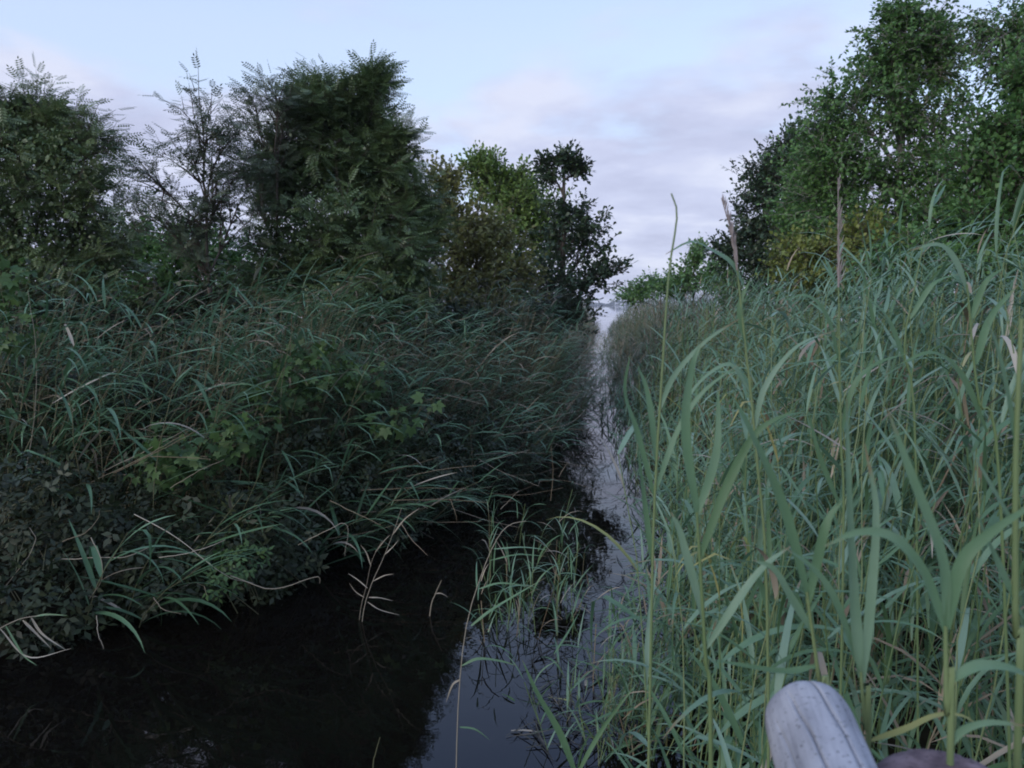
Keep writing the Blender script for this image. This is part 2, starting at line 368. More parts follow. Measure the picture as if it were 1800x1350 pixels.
def tree(name, label, cat, base, lobes, mat, shape, leaf, seed, trunk_r=0.06, sec=14, twigs=8, lpt=8, twig_len=0.42,
         group=None, barkm='bark', trunk_lean=None, spray=0.15, droop=0.0, fill=0.55, up=0.35, inner=1.6, inner_leaf=.105):
    """lobes: list of (u, v, ru, rv, y[, depth radius]) in photo pixels at distance y"""
    r = np.random.default_rng(seed)
    bx, by = base; bz = float(gz(bx, by))
    root = empty(name, (bx, by, bz)); tag(root, label, cat, group)
    O = np.array([bx, by, bz])
    Ls = []
    for lb in lobes:
        u, v, ru, rv, y = lb[:5]
        c = np.array(tuple(P(u, v, y))); rad = np.array([ru * pxm(y), (lb[5] if len(lb) > 5 else 0.85 * ru * pxm(y)), rv * pxm(y)])
        Ls.append((c, rad))
    top = max(Ls, key=lambda q: q[0][2])
    # trunk
    tb = Buf()
    mid = np.mean([q[0] for q in Ls], axis=0)
    tt = top[0] - np.array([0, 0, top[1][2] * 0.2])
    ctrl = O + (mid - O) * 0.45; ctrl[2] = O[2] + (tt[2] - O[2]) * 0.55
    tp = bez(O - np.array([0, 0, .15]), ctrl, tt, 14) + r.normal(size=(14, 3)) * 0.018
    tr_ = np.linspace(trunk_r, trunk_r * 0.25, 14); tr_[0] *= 1.25
    tb.add(*tube(tp - O, tr_, 8)); obj('trunk', tb.mesh('trunk', True), M[barkm], root)
    cb, wb = Buf(), Buf()
    PP, DD, NN, SS, TT = [], [], [], [], []
    for c, rad in Ls:
        # limb from the trunk to this clump
        k = int(np.clip(np.argmin(np.abs(tp[:, 2] - (c[2] - 0.9 * rad[2] - 0.3))), 1, 12)); s0 = tp[k]
        ct = s0 + (c - s0) * 0.5; ct[2] = s0[2] + (c[2] - s0[2]) * (0.35 + 0.3 * r.random()); ct += r.normal(size=3) * 0.08
        lp = bez(s0, ct, c + np.array([0, 0, rad[2] * .35]), 9)
        lim = Buf(); lim.add(*tube(lp - O, np.linspace(tr_[k] * .7, tr_[k] * .14 + .004, 9), 6)); obj('limb', lim.mesh('limb', True), M[barkm], root)
        for j in range(sec):
            f = r.uniform(0.35, 1.0); a0 = lp[int(f * 8)]
            dirn = rand_unit(r, 1)[0]; dirn[2] = dirn[2] * 0.9 + 0.18
            dirn /= np.linalg.norm(dirn)
            rr = (fill + (1 - fill) * r.random() ** 0.5) + (spray * r.random() if r.random() < 0.35 else 0)
            tip = c + dirn * rad * rr
            m_ = (a0 + tip) / 2 + np.array([0, 0, 0.12 * rad[2]])
            bp = bez(a0, m_, tip, 6)
            wb.add(*tube(bp - O, np.linspace(0.012, 0.004, 6), 3))
            ln = np.linalg.norm(tip - a0)
            bd = (tip - m_); bd /= np.linalg.norm(bd) + 1e-9
            for q in range(twigs):
                g = r.uniform(0.25, 1.0) if q else 1.0
                p0 = bp[min(5, int(g * 5.999))] + r.normal(size=3) * 0.02
                d = bd * 0.7 + rand_unit(r, 1)[0] * (0.9 if q else 0.35) + np.array([0, 0, up - droop])
                d /= np.linalg.norm(d)
                tl = twig_len * r.uniform(0.5, 1.2)
                p2 = p0 + d * tl + np.array([0, 0, -droop * tl * .8]); p1 = p0 + d * tl * .55
                wp = bez(p0, p1, p2, 4); wb.add(*tube(wp - O, np.linspace(0.006, 0.002, 4), 3))
                n = max(3, int(lpt * r.uniform(.7, 1.3)))
                s = np.linspace(0.15, 1, n)[:, None]
                pts = (1 - s) ** 2 * p0 + 2 * s * (1 - s) * p1 + s ** 2 * p2
                ld = d[None] * 0.55 + rand_unit(r, n) * 0.85; ld[-1] = d; ld[:, 2] -= droop * 0.8
                if shape == 'rowan': ld[:, 2] = ld[:, 2] * .45 - .05
                nn = np.array([0, 0, 1.0])[None] + rand_unit(r, n) * 0.65 + dirn[None] * 0.35
                PP.append(pts); DD.append(ld); NN.append(nn)
                SS.append(leaf * r.uniform(.65, 1.2, n)); TT.append(np.clip(r.normal(0.5, .16, n) + r.normal(0, .1), 0, 1))
    for c, rad in Ls:                                   # leaves deep inside each clump
        ni = int(inner * math.pi * rad[0] * rad[2] / (inner_leaf ** 2 * .33))
        if ni < 1: continue
        dd = rand_unit(r, ni) * rad * (r.random(ni) ** .40)[:, None] * .82
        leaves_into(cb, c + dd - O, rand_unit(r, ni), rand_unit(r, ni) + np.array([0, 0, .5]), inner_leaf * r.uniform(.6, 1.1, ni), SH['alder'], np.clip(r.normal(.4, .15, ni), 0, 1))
    leaves_into(cb, np.concatenate(PP) - O, np.concatenate(DD), np.concatenate(NN), np.concatenate(SS), SH[shape], np.concatenate(TT))
    tag(obj('twigs', wb.mesh('twigs'), M[barkm], root), kind='stuff')
    tag(obj('crown', cb.mesh('crown'), M[mat], root), kind='stuff')
    return root

# ---- left bank
tree('rowan_tree', 'dense dark rowan tree filling the left edge of the picture', 'tree', (-7.0, 11.0),
     [(20, 250, 90, 80, 11), (110, 310, 95, 95, 10.8), (30, 400, 110, 110, 10.6), (150, 420, 90, 90, 11), (50, 195, 50, 36, 11.2), (130, 250, 50, 45, 11), (30, 510, 120, 80, 10.4), (160, 510, 90, 70, 10.8), (-90, 300, 100, 140, 11.4), (-80, 480, 100, 110, 11)],
     'rowan', 'rowan', 0.22, 11, 0.10, sec=18, twigs=7, lpt=7, twig_len=.34, up=.1, spray=.12, inner_leaf=.07)
tree('rowan_sapling', 'slender airy rowan sapling with sky showing through its thin branches', 'tree', (-3.85, 10.2),
     [(358, 225, 32, 60, 10.2), (340, 290, 50, 40, 10.2), (402, 270, 36, 50, 10.3), (380, 330, 60, 50, 10.2), (270, 330, 55, 38, 10.1), (330, 390, 80, 45, 10.2), (420, 380, 40, 60, 10.3), (290, 400, 70, 40, 10.2), (360, 440, 70, 40, 10.2)],
     'rowan_cool', 'rowan', 0.19, 12, 0.04, sec=8, twigs=4, lpt=6, twig_len=.32, spray=.3, up=.35, inner=.10, inner_leaf=.07)
tree('rowan_sapling', 'thin rowan shoot rising just left of the big round rowan', 'tree', (-3.3, 11.2),
     [(485, 175, 30, 38, 11.2), (450, 230, 35, 55, 11.2), (490, 250, 40, 60, 11.3), (455, 330, 40, 60, 11.2)],
     'rowan_cool', 'rowan', 0.19, 13, 0.035, sec=8, twigs=4, lpt=6, twig_len=.32, spray=.3, up=.35, inner=.10, inner_leaf=.07)
tree('rowan_tree', 'big round-topped rowan tree in the middle of the left bank', 'tree', (-2.5, 12.0),
     [(585, 205, 75, 50, 12), (640, 200, 42, 32, 12.1), (690, 255, 36, 40, 12), (705, 320, 45, 60, 11.9), (738, 405, 48, 70, 11.9), (500, 260, 45, 55, 11.8), (535, 200, 42, 36, 12.1), (560, 300, 95, 80, 11.8), (640, 300, 68, 72, 11.8), (590, 400, 120, 90, 11.4), (685, 390, 48, 70, 11.8), (520, 440, 90, 90, 11.2), (665, 480, 95, 90, 11.2), (725, 490, 40, 60, 11.8), (560, 170, 34, 22, 12), (600, 540, 130, 70, 11), (480, 340, 34, 60, 11.6), (480, 500, 60, 60, 11), (655, 150, 9, 9, 12.1)],
     'rowan', 'rowan', 0.22, 14, 0.11, sec=17, twigs=8, lpt=7, twig_len=.32, spray=.22, up=.12, inner_leaf=.07)
tree('alder_shrub', 'brownish olive shrub between the round rowan and the bright oak', 'shrub', (-0.75, 15.5),
     [(800, 390, 60, 60, 15.5), (850, 430, 65, 75, 15.3), (880, 490, 60, 60, 15), (790, 470, 70, 90, 15), (780, 325, 34, 28, 15.7), (760, 390, 40, 60, 15.6), (840, 540, 90, 50, 14.6)],
     'brown_green', 'alder', 0.085, 15, 0.07, sec=16, twigs=9, lpt=9, twig_len=.35)
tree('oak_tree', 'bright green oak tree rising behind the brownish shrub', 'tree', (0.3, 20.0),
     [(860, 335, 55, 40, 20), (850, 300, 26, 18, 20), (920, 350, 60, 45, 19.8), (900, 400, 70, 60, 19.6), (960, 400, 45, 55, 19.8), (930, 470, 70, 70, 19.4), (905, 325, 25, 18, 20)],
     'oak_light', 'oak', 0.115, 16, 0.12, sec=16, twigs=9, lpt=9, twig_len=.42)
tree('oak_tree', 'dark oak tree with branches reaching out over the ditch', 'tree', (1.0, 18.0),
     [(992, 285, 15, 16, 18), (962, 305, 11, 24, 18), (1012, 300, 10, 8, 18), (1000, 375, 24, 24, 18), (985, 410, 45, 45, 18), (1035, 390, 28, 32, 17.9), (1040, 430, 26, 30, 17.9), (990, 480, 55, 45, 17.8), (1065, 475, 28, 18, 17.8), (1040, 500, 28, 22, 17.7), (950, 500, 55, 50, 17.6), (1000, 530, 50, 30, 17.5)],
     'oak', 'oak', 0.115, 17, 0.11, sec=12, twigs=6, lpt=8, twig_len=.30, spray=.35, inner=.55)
tree('hawthorn_shrub', 'low green shrub seen through the gap behind the thin saplings', 'shrub', (-7.0, 15.0),
     [(270, 425, 70, 45, 15), (360, 440, 70, 50, 15), (200, 450, 80, 50, 15), (300, 510, 120, 50, 14.5), (320, 460, 90, 50, 14.6), (430, 470, 60, 60, 15), (420, 530, 100, 50, 14.2)],
     'birch', 'alder', 0.09, 18, 0.06, sec=14, twigs=8, lpt=8, twig_len=.35)
# ---- right bank
tree('birch_tree', 'tall birch tree, the highest crown on the right bank', 'tree', (7.0, 14.0),
     [(1590, 75, 60, 50, 14), (1540, 110, 50, 45, 14), (1640, 120, 60, 50, 14), (1480, 190, 60, 60, 13.8), (1560, 190, 70, 60, 13.8), (1650, 220, 70, 70, 13.6), (1450, 260, 40, 50, 13.8), (1500, 290, 60, 45, 13.6), (1600, 330, 70, 60, 13.4), (1660, 330, 70, 80, 13.2), (1430, 330, 50, 60, 13.8), (1500, 390, 80, 60, 13.4), (1600, 420, 90, 60, 13), (1580, 40, 25, 25, 14), (1650, 70, 25, 30, 14)],
     'birch', 'birch', 0.075, 21, 0.12, sec=22, twigs=10, lpt=12, twig_len=.40, barkm='birch_bark', droop=.25, spray=.3, inner=.6, inner_leaf=.08)
tree('birch_tree', 'drooping birch at the top right corner, behind the tallest birch', 'tree', (9.6, 13.0),
     [(1775, 60, 40, 40, 13), (1725, 50, 16, 20, 13), (1815, 40, 40, 45, 13), (1770, 110, 40, 40, 13), (1860, 120, 80, 90, 13)],
     'birch', 'birch', 0.070, 22, 0.09, sec=13, twigs=7, lpt=10, twig_len=.5, barkm='birch_bark', droop=.5, spray=.3)
tree('willow_tree', 'broad leafy tree filling the right edge below the drooping birch', 'tree', (7.2, 11.0),
     [(1775, 225, 55, 45, 11), (1790, 280, 90, 70, 10.8), (1730, 300, 65, 75, 11), (1760, 380, 90, 70, 10.6), (1680, 400, 60, 60, 10.8), (1840, 180, 70, 90, 11), (1850, 350, 80, 100, 10.8), (1780, 440, 90, 60, 10.4), (1800, 150, 25, 35, 11.2)],
     'birch', 'alder', 0.072, 23, 0.10, inner_leaf=.09, sec=22, twigs=9, lpt=10, twig_len=.36)
tree('oak_tree', 'dark oak standing at the left end of the right-hand trees', 'tree', (7.5, 20.0),
     [(1330, 330, 45, 45, 20), (1360, 290, 35, 40, 20), (1310, 400, 30, 35, 20), (1345, 420, 50, 50, 19.8), (1380, 350, 50, 60, 19.8), (1330, 470, 50, 40, 19.6), (1390, 440, 60, 60, 19.5), (1400, 260, 35, 40, 20), (1275, 445, 16, 25, 19.8)],
     'oak', 'oak', 0.115, 24, 0.11, sec=15, twigs=8, lpt=9, twig_len=.4, spray=.25)
tree('alder_tree', 'mid green tree in front of the dark oak on the right bank', 'tree', (6.6, 16.0),
     [(1420, 300, 50, 50, 16), (1400, 370, 55, 50, 15.9), (1450, 360, 60, 60, 15.8), (1430, 420, 70, 50, 15.6), (1470, 430, 70, 50, 15.4)],
     'birch', 'alder', 0.085, 25, 0.09, sec=15, twigs=8, lpt=9, twig_len=.4)
tree('dogwood_shrub', 'yellow-green shrub just above the reeds on the right bank', 'shrub', (4.9, 12.0),
     [(1420, 450, 55, 40, 12), (1400, 490, 50, 40, 12), (1480, 440, 50, 35, 12), (1460, 490, 70, 40, 11.8), (1530, 420, 40, 30, 12)],
     'yellow_green', 'alder', 0.07, 26, 0.05, sec=14, twigs=9, lpt=9, twig_len=.3)
tree('hazel_shrub', 'dark green shrub under the broad tree at the right edge', 'shrub', (6.3, 10.2),
     [(1640, 460, 70, 50, 10.2), (1730, 460, 80, 50, 10), (1570, 470, 60, 45, 10.4), (1800, 480, 80, 60, 9.8)],
     'birch', 'alder', 0.07, 27, 0.05, sec=15, twigs=8, lpt=9, twig_len=.32)
tree('alder_shrub', 'small rounded green bush with one upright shoot beside the lake end', 'shrub', (5.9, 26.0),
     [(1225, 490, 50, 30, 26), (1220, 455, 18, 26, 26), (1180, 505, 40, 20, 26), (1270, 490, 45, 40, 25)],
     'birch', 'alder', 0.11, 28, 0.06, sec=14, twigs=8, lpt=8, twig_len=.4)
tree('alder_shrub', 'low pale bush furthest along the right bank before the lake', 'shrub', (7.0, 36.0),
     [(1130, 512, 34, 16, 36), (1165, 500, 40, 18, 36), (1110, 522, 22, 10, 38)],
     'birch', 'alder', 0.13, 29, 0.06, sec=14, twigs=8, lpt=8, twig_len=.4)

def hedge(lab, x0, x1, y, top, seed, mat='birch'):
    n = 5; lob = []
    for k in range(n):
        x = x0 + (x1 - x0) * (k + .5) / n; rr = random.uniform(.85, 1.15)
        for z, q in ((.9, 1.0), (top * rr - .8, .85)):
            lob.append((900 + F * x / y, 535 - (z - CAMH) / y * F, .75 * (x1 - x0) / n / pxm(y), q * 1.0 / pxm(y), y + random.uniform(-.6, .6)))
    tree('hedge_shrub', lab, 'shrub', ((x0 + x1) / 2, y), lob, mat, 'alder', .12, seed, .06, sec=9, twigs=6, lpt=7, twig_len=.4, inner=2.2, inner_leaf=.17)
hedge('dark hedge seen through the gap left of the thin saplings', -17, -10, 21, 3.2, 71, 'rowan')
hedge('dark hedge behind the thin saplings and the big round rowan', -10.5, -4, 20, 3.1, 72, 'rowan')
hedge('dark hedge behind the brownish olive shrub', -5, .2, 23, 3.4, 73, 'rowan')
hedge('green hedge behind the yellow-green shrub on the right bank', 8, 14, 22, 3.3, 74)
hedge('green hedge under the dark oak on the right bank', 6.2, 10, 24, 3.0, 75)
hedge('green hedge behind the tall birch at the right', 11, 18, 17, 3.4, 76)
# undergrowth that closes the view behind the reeds
def shrub_row(specs, mat):
    for k, (lab, x, y, lobes) in enumerate(specs):
        tree('undergrowth_shrub', lab, 'shrub', (x, y), lobes, mat, 'alder', 0.085, 40 + k, 0.04, sec=13, twigs=7, lpt=8, twig_len=.34, inner=2.5)
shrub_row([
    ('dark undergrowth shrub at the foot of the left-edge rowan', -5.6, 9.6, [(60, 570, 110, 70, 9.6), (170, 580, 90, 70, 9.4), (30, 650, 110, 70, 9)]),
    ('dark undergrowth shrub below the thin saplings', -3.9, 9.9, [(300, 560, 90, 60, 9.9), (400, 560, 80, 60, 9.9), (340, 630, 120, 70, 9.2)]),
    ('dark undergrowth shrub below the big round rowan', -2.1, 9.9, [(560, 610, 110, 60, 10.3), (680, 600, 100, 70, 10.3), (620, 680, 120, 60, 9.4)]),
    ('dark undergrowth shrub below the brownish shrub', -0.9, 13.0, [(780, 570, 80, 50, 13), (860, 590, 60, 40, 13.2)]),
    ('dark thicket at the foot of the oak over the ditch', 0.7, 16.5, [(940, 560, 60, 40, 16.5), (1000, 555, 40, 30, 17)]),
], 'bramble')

# ------------------------------------------------------------------ reeds
WIND = 0.25                     # the wind bends blades towards +X
def blade_curve(e0, drop, n, kink=None):
    s = np.linspace(0, 1, n)
    a = e0 - drop * s ** 1.3
    if kink is not None: a = np.where(s > kink, a - 1.5, a)
    x = np.concatenate([[0], np.cumsum(np.cos((a[1:] + a[:-1]) / 2)) / (n - 1)])
    z = np.concatenate([[0], np.cumsum(np.sin((a[1:] + a[:-1]) / 2)) / (n - 1)])
    return np.stack([x, np.zeros(n), z], -1), a
def blade(e0, drop, n=9, wd=0.045, kink=None, twist=0.0, vee=0.25, side=0.0):
    """unit-length reed blade leaving the origin towards +X; three verts across"""
    c, a = blade_curve(e0, drop, n, kink)
    s = np.linspace(0, 1, n)
    c[:, 1] += side * s ** 2
    prof = wd * np.minimum(1, 0.35 + 4 * s) * (1 - s ** 2.2) * 0.95 + 0.0015
    tw = twist * s
    nx_, nz_ = -np.sin(a), np.cos(a)
    Wv = np.stack([np.sin(tw) * nx_, np.cos(tw), np.sin(tw) * nz_], -1)
    Nv = np.stack([np.cos(tw) * nx_, -np.sin(tw), np.cos(tw) * nz_], -1)
    l = c + Wv * (prof * .5)[:, None] + Nv * (prof * vee * .5)[:, None]
    r_ = c - Wv * (prof * .5)[:, None] + Nv * (prof * vee * .5)[:, None]
    V = np.stack([l, c, r_], 1).reshape(-1, 3)
    i = np.arange(n - 1)[:, None] * 3
    Q = np.concatenate([np.concatenate([i + k, i + k + 1, i + k + 4, i + k + 3], 1) for k in (0, 1)])
    return V, Q
def blade_low(e0, drop, n=5, wd=0.05, twist=0.0, side=0.0):
    V, Q = blade(e0, drop, n, wd, None, twist, 0.0, side)
    V = V.reshape(n, 3, 3)[:, [0, 2]].reshape(-1, 3)
    i = np.arange(n - 1)[:, None] * 2
    return V, np.concatenate([i, i + 1, i + 3, i + 2], 1)
vr = np.random.default_rng(5)
HI, LO = [], []
for k in range(28):
    e0 = vr.uniform(0.70, 1.42); dr = vr.uniform(0.15, 1.7); tw = vr.normal(0, .5); sd_ = vr.normal(0, .10)
    kk = vr.uniform(.35, .7) if k % 9 == 0 else None
    wdk = vr.uniform(.034, .054)
    V, Q = blade(e0, dr, 9, wdk, kk, tw, .3, sd_)
    HI.append((V, Q)); LO.append(blade_low(e0, dr, 5, wdk, tw, sd_))
HIM = {}
def hi_mesh(k, mk):
    if (k, mk) not in HIM:
        m = mesh_np('reed_blade', HI[k][0], HI[k][1], np.full(len(HI[k][0]), (k * 0.37) % 1.0), True, np.repeat(np.linspace(0, 1, 9) ** 3 * (.75 if k % 3 == 0 else .5), 3)); m.materials.append(M[mk]); HIM[(k, mk)] = m
    return HIM[(k, mk)]
def gen_reed(r, h, lean, nl, ll, wind_az=0.0, spread=1.0, low=0.25):
    """stem points (from the ground) and blades (pos, azimuth, variant, length)"""
    n = 8; s = np.linspace(0, 1, n)
    st = np.stack([lean[0] * s ** 1.8, lean[1] * s ** 1.8, h * s - 0.12 * (lean[0] ** 2 + lean[1] ** 2) / h * s], -1)
    st += np.concatenate([[np.zeros(3)], r.normal(size=(n - 1, 3)) * 0.006 * h])
    bl = []
    side = r.uniform(0, 6.28)
    for k in range(nl):
        f = low + (1 - low) * ((k + r.uniform(0, .6)) / nl)
        f = min(f, 0.985)
        p = np.array([np.interp(f, s, st[:, q]) for q in range(3)])
        az = wind_az + r.normal(0, spread) + (math.pi if (k % 2 and r.random() < .45) else 0)
        length = ll * r.uniform(.7, 1.15) * (1.0 if f < .85 else .8)
        v = int(r.integers(0, 28))
        bl.append((p, az, v, length))
    bl.append((st[-1], wind_az + r.normal(0, spread), int(r.integers(0, 28)), ll * .75))
    return st, bl
STEMC = {}
def place_reed(r, x, y, h, lean, nl, ll, leafm, stemm, label, group, wind_az=0.0, spread=1.0, low=.25, stem_r=.0036, tilt=0.0, wide=1.0):
    z = float(gz(x, y)) - 0.05
    root = empty('reed', (x, y, z)); tag(root, label, 'reed', group)
    st, bl = gen_reed(r, h, lean, nl, ll, wind_az, spread, low)
    V, Q = tube(st, np.linspace(stem_r, stem_r * .45, len(st)), 5)
    obj('stem', mesh_np('stem', V, Q, np.full(len(V), r.random()), True), M[stemm], root)
    for p, az, v, L in bl:
        q_ = r.random(); mk = 'straw' if q_ < .06 else 'yellow_leaf' if q_ < .085 and leafm == 'reed' else leafm
        o = obj('leaf', hi_mesh(v, mk), None, root)
        o.matrix_basis = Matrix.Translation(tuple(p)) @ Matrix.Rotation(az, 4, 'Z') @ Matrix.Rotation(r.normal(tilt, .25), 4, 'Y') @ Matrix.Diagonal((L, wide * L * r.uniform(.8, 1.15), L, 1))
    return root
def bed(name, label, leafm, spots, seed, wind_az, spread, deadfrac=.08, tintshift=0.0, tilt=0.0, wide=1.0):
    """a reed bed too dense to count: all stems and blades in one mesh"""
    r = np.random.default_rng(seed); b = Buf(); sb = Buf(); db = Buf()
    for x, y, h, lx, ly, nl, ll, sr in spots:
        z = float(gz(x, y)) - .05; O = np.array([x, y, z])
        st, bl = gen_reed(r, h, (lx, ly), nl, ll, wind_az, spread, .15)
        dead = r.random() < deadfrac
        V, Q = tube(st[::2] if len(st) > 6 else st, sr, 3); (db if dead else sb).add(V + O, Q, r.random())
        rt = r.normal(0, .1)
        for p, az, v, L in bl:
            V, Q = LO[v]; ct_, st_ = math.cos(tilt + r.normal(0, .2)), math.sin(tilt)
            V = np.stack([V[:, 0] * ct_ + V[:, 2] * st_, V[:, 1] * wide, -V[:, 0] * st_ + V[:, 2] * ct_], -1)
            c, s = math.cos(az), math.sin(az)
            W = np.stack([V[:, 0] * c - V[:, 1] * s, V[:, 0] * s + V[:, 1] * c, V[:, 2]], -1) * L + p + O
            (db if dead else b).add(W, Q, float(np.clip(r.normal(.5, .2) + rt + tintshift, 0, 1)))
    o = empty(name, (0, 0, 0)); tag(o, label, 'reed bed', kind='stuff')
    tag(obj('dead_blades', db.mesh('dead_blades', True), M['dead'], o), kind='stuff')
    tag(obj('blades', b.mesh('blades', True), M[leafm], o), kind='stuff')
    tag(obj('stems', sb.mesh('stems', True), M['stem' if leafm == 'reed' else 'stem_dark'], o), kind='stuff')

# ---- right bank: the nearest reeds one by one
r = np.random.default_rng(101)
GR = 'reeds standing closest on the right bank'
near_right = []
tries = 0
while len(near_right) < 165 and tries < 20000:
    tries += 1
    y = 1.9 + 4.3 * r.random() ** 0.9; x = r.uniform(0.165 * y + .05, .70 * y + .2)
    if x < xr(y) - .12: continue
    if any((x - q[0]) ** 2 + (y - q[1]) ** 2 < .075 ** 2 for q in near_right): continue
    near_right.append((x, y))
for x, y in near_right:
    f = (x - xr(y)) / 2.0
    h = r.uniform(1.75, 2.25) + .22 * np.clip(f, 0, 1.2) + (.25 if r.random() < .2 else 0)
    u_ = 900 + F * x / y; zone = ('at the water edge of the right bank', 'behind the blades left of the grey rail', 'behind the grey rail', 'near the right edge of the picture')[int(np.searchsorted([1220, 1400, 1600], u_))]
    size = ('front-row ' if y < 3.3 else 'middle-row ' if y < 4.6 else 'back-row ') + ('tall' if h > 2.15 else 'mid-height' if h > 1.95 else 'shorter')
    place_reed(r, x, y, h, (r.normal(.12, .16), r.normal(0, .14)), int(r.integers(9, 14)), r.uniform(.32, .50), 'reed', 'stem',
               '%s blue-green reed standing %s' % (size, zone), GR, wind_az=r.choice([0.1, 2.6], p=[.65, .35]), spread=.9, low=.14, stem_r=.0036, tilt=.2, wide=1.2)
# ---- right bank: the rest of the bed
spots = []
while len(spots) < 420:          # short leafy shoots low between the tall stems
    y = r.uniform(2.3, 7.0); x = r.uniform(max(.165 * y + .06, xr(y) + .06), .70 * y + .3)
    spots.append((x, y, r.uniform(.7, 1.75), r.normal(.08, .2), r.normal(0, .15), int(r.integers(7, 11)), r.uniform(.28, .44), .003))
bed('reed_bed', 'short leafy reed shoots filling the foot of the right reeds', 'reed', spots, 206, .4, 1.6, .10, 0.0, .15, 1.2)
spots = []
while len(spots) < 1650:
    y = r.uniform(5.4, 16) if len(spots) > 150 else r.uniform(3.6, 6.0); x = r.uniform(xr(y) - .25, min(.72 * y + .5, xr(y) + 7))
    f = (x - xr(y)) / 2.5
    hk = .45 + .55 * sst(-.1, .5, f); spots.append((x, y, hk * (r.uniform(1.75, 2.3) + .3 * np.clip(f, 0, 1)), r.normal(.1, .18) - .12 * (f < .15), r.normal(0, .15), int(r.integers(7, 10)), r.uniform(.34, .5), .0042))
bed('reed_bed', 'dense blue-green reed bed behind the front reeds on the right bank', 'reed', spots, 201, .4, 1.1, .08, 0.0, .22, 1.3)
spots = []
while len(spots) < 1700:
    t_ = r.random(); y = 16 + 72 * t_ ** 1.6; x = xr(y) - .12 + .16 * math.sin(1.3 * y) + 5.5 * r.random() ** 1.2
    f = (x - xr(y)) / 2.0
    hk = .35 + .65 * sst(-.1, 1.3, f); spots.append((x, y, hk * (r.uniform(1.7, 2.2) + .35 * np.clip(f, 0, 1)), r.normal(.0, .2), r.normal(0, .15), 8, r.uniform(.4, .6), .006))
bed('reed_bed', 'olive reeds lining the right side of the ditch towards the lake', 'reed_far', spots, 202, 1.5, 1.8, .15)
# ---- left bank: the nearest reeds one by one
GL = 'reeds standing closest on the left bank'
near_left = []
while len(near_left) < 62:
    y = r.uniform(5.6, 8.3); x = r.uniform(-.68 * y - .2, -.68 * y + .68 * y * .75)
    if x > xl(y) - .45 or x < -.72 * y: continue
    near_left.append((x, y))
while len(near_left) < 84:
    y = r.uniform(5.0, 7.4); x = xl(y) - r.uniform(.05, .5)
    if x > -.72 * y: near_left.append((x, y))
for x, y in near_left:
    u_ = 900 + F * x / y; h = r.uniform(1.35, 2.15) if x < xl(y) - .45 or y > 7.5 else r.uniform(.75, 1.35)
    zone = ('at the left edge of the picture', 'in front of the left-edge rowan', 'in front of the thin saplings', 'in front of the big round rowan')[int(np.searchsorted([90, 230, 430], u_))]
    sz = ('tall' if h > 1.85 else 'mid-height' if h > 1.6 else 'low' if h > 1.34 else 'short waterside') + (', close' if y < 6.9 else ', set back')
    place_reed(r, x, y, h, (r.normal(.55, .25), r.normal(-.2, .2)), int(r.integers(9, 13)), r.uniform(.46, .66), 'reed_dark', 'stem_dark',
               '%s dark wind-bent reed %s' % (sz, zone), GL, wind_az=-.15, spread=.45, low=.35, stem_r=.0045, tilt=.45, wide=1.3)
spots = []
while len(spots) < 950:
    y = r.uniform(7.5, 16); x = xl(y) - .1 - 3.2 * r.random() ** 1.3
    f = np.clip((xl(y) - x) / 1.2, 0, 1); u_ = 900 + F * x / y
    spots.append((x, y, (r.uniform(.8, 1.5) + .75 * f) * (.78 if 560 < u_ < 860 else 1), r.normal(.35, .25), r.normal(-.1, .2), 8, r.uniform(.36, .54), .004))
while len(spots) < 1450:
    y = r.uniform(6.6, 10.5); x = r.uniform(-.72 * y - .3, xl(y) - .5)
    spots.append((x, y, r.uniform(.8, 2.1), r.normal(.4, .25), r.normal(-.1, .2), 9, r.uniform(.42, .6), .004))
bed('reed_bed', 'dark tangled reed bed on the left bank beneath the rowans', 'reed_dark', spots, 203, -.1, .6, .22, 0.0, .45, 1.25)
spots = []
while len(spots) < 1500:
    t_ = r.random(); y = 13 + 75 * t_ ** 1.6; x = xl(y) + .10 + .18 * math.sin(1.1 * y + 2) - 4.2 * r.random() ** 1.2
    f = np.clip((xl(y) - x) / 1.5, 0, 1)
    hk = .42 + .58 * sst(0, .9, f); spots.append((x, y, hk * (r.uniform(1.5, 1.9) + .5 * f), r.normal(.22, .2), r.normal(-.05, .2), 8, r.uniform(.38, .58), .006))
bed('reed_bed', 'olive-brown reeds lining the left side of the ditch towards the lake', 'reed_far', spots, 204, 0, 1.0, .35, -.1, .35, 1.1)
# ---- young reeds standing in the water
GW = 'young reeds standing in the water'
cnt = 0; young = []
while cnt < 110:
    v = 930 + 420 * r.random() ** .6; u = r.uniform(850, 1015) if v < 1130 else r.uniform(980, 1140)
    if 1130 < v < 1190: continue
    if v > 1120 and u < 1030 and r.random() < .6: continue
    up_ = (675 - v) / F; dyy = CT + up_ * ST; dzz = -ST + up_ * CT
    y = -CAMH * dyy / dzz; x = (u - 900) / F / dyy * y
    cnt += 1
    if cnt > 40:
        young.append((x, y, r.uniform(.7, 1.15), r.normal(.05, .16), r.normal(0, .1), 6, r.uniform(.2, .34), .003)); continue
    hh = r.uniform(.75, 1.15)
    place_reed(r, x, y, hh, (r.normal(.08, .16), r.normal(0, .1)), int(r.integers(4, 8)), r.uniform(.22, .36), 'reed' if r.random() < .7 else 'reed_dark', 'stem_dark' if r.random() < .5 else 'stem',
               '%s young reed growing out of the water %s' % ('taller' if hh > .95 else 'short', 'beside the long pale reed' if u < 930 else 'between the pale reed and the open strip' if v < 1130 else 'at the foot of the right reeds'), GW, wind_az=r.choice([0, 3.0]), spread=.9, low=.5, stem_r=.003)
bed('reed_bed', 'fringe of short young reeds standing in the water before the right bank', 'reed', young, 205, .5, 1.8, .2)

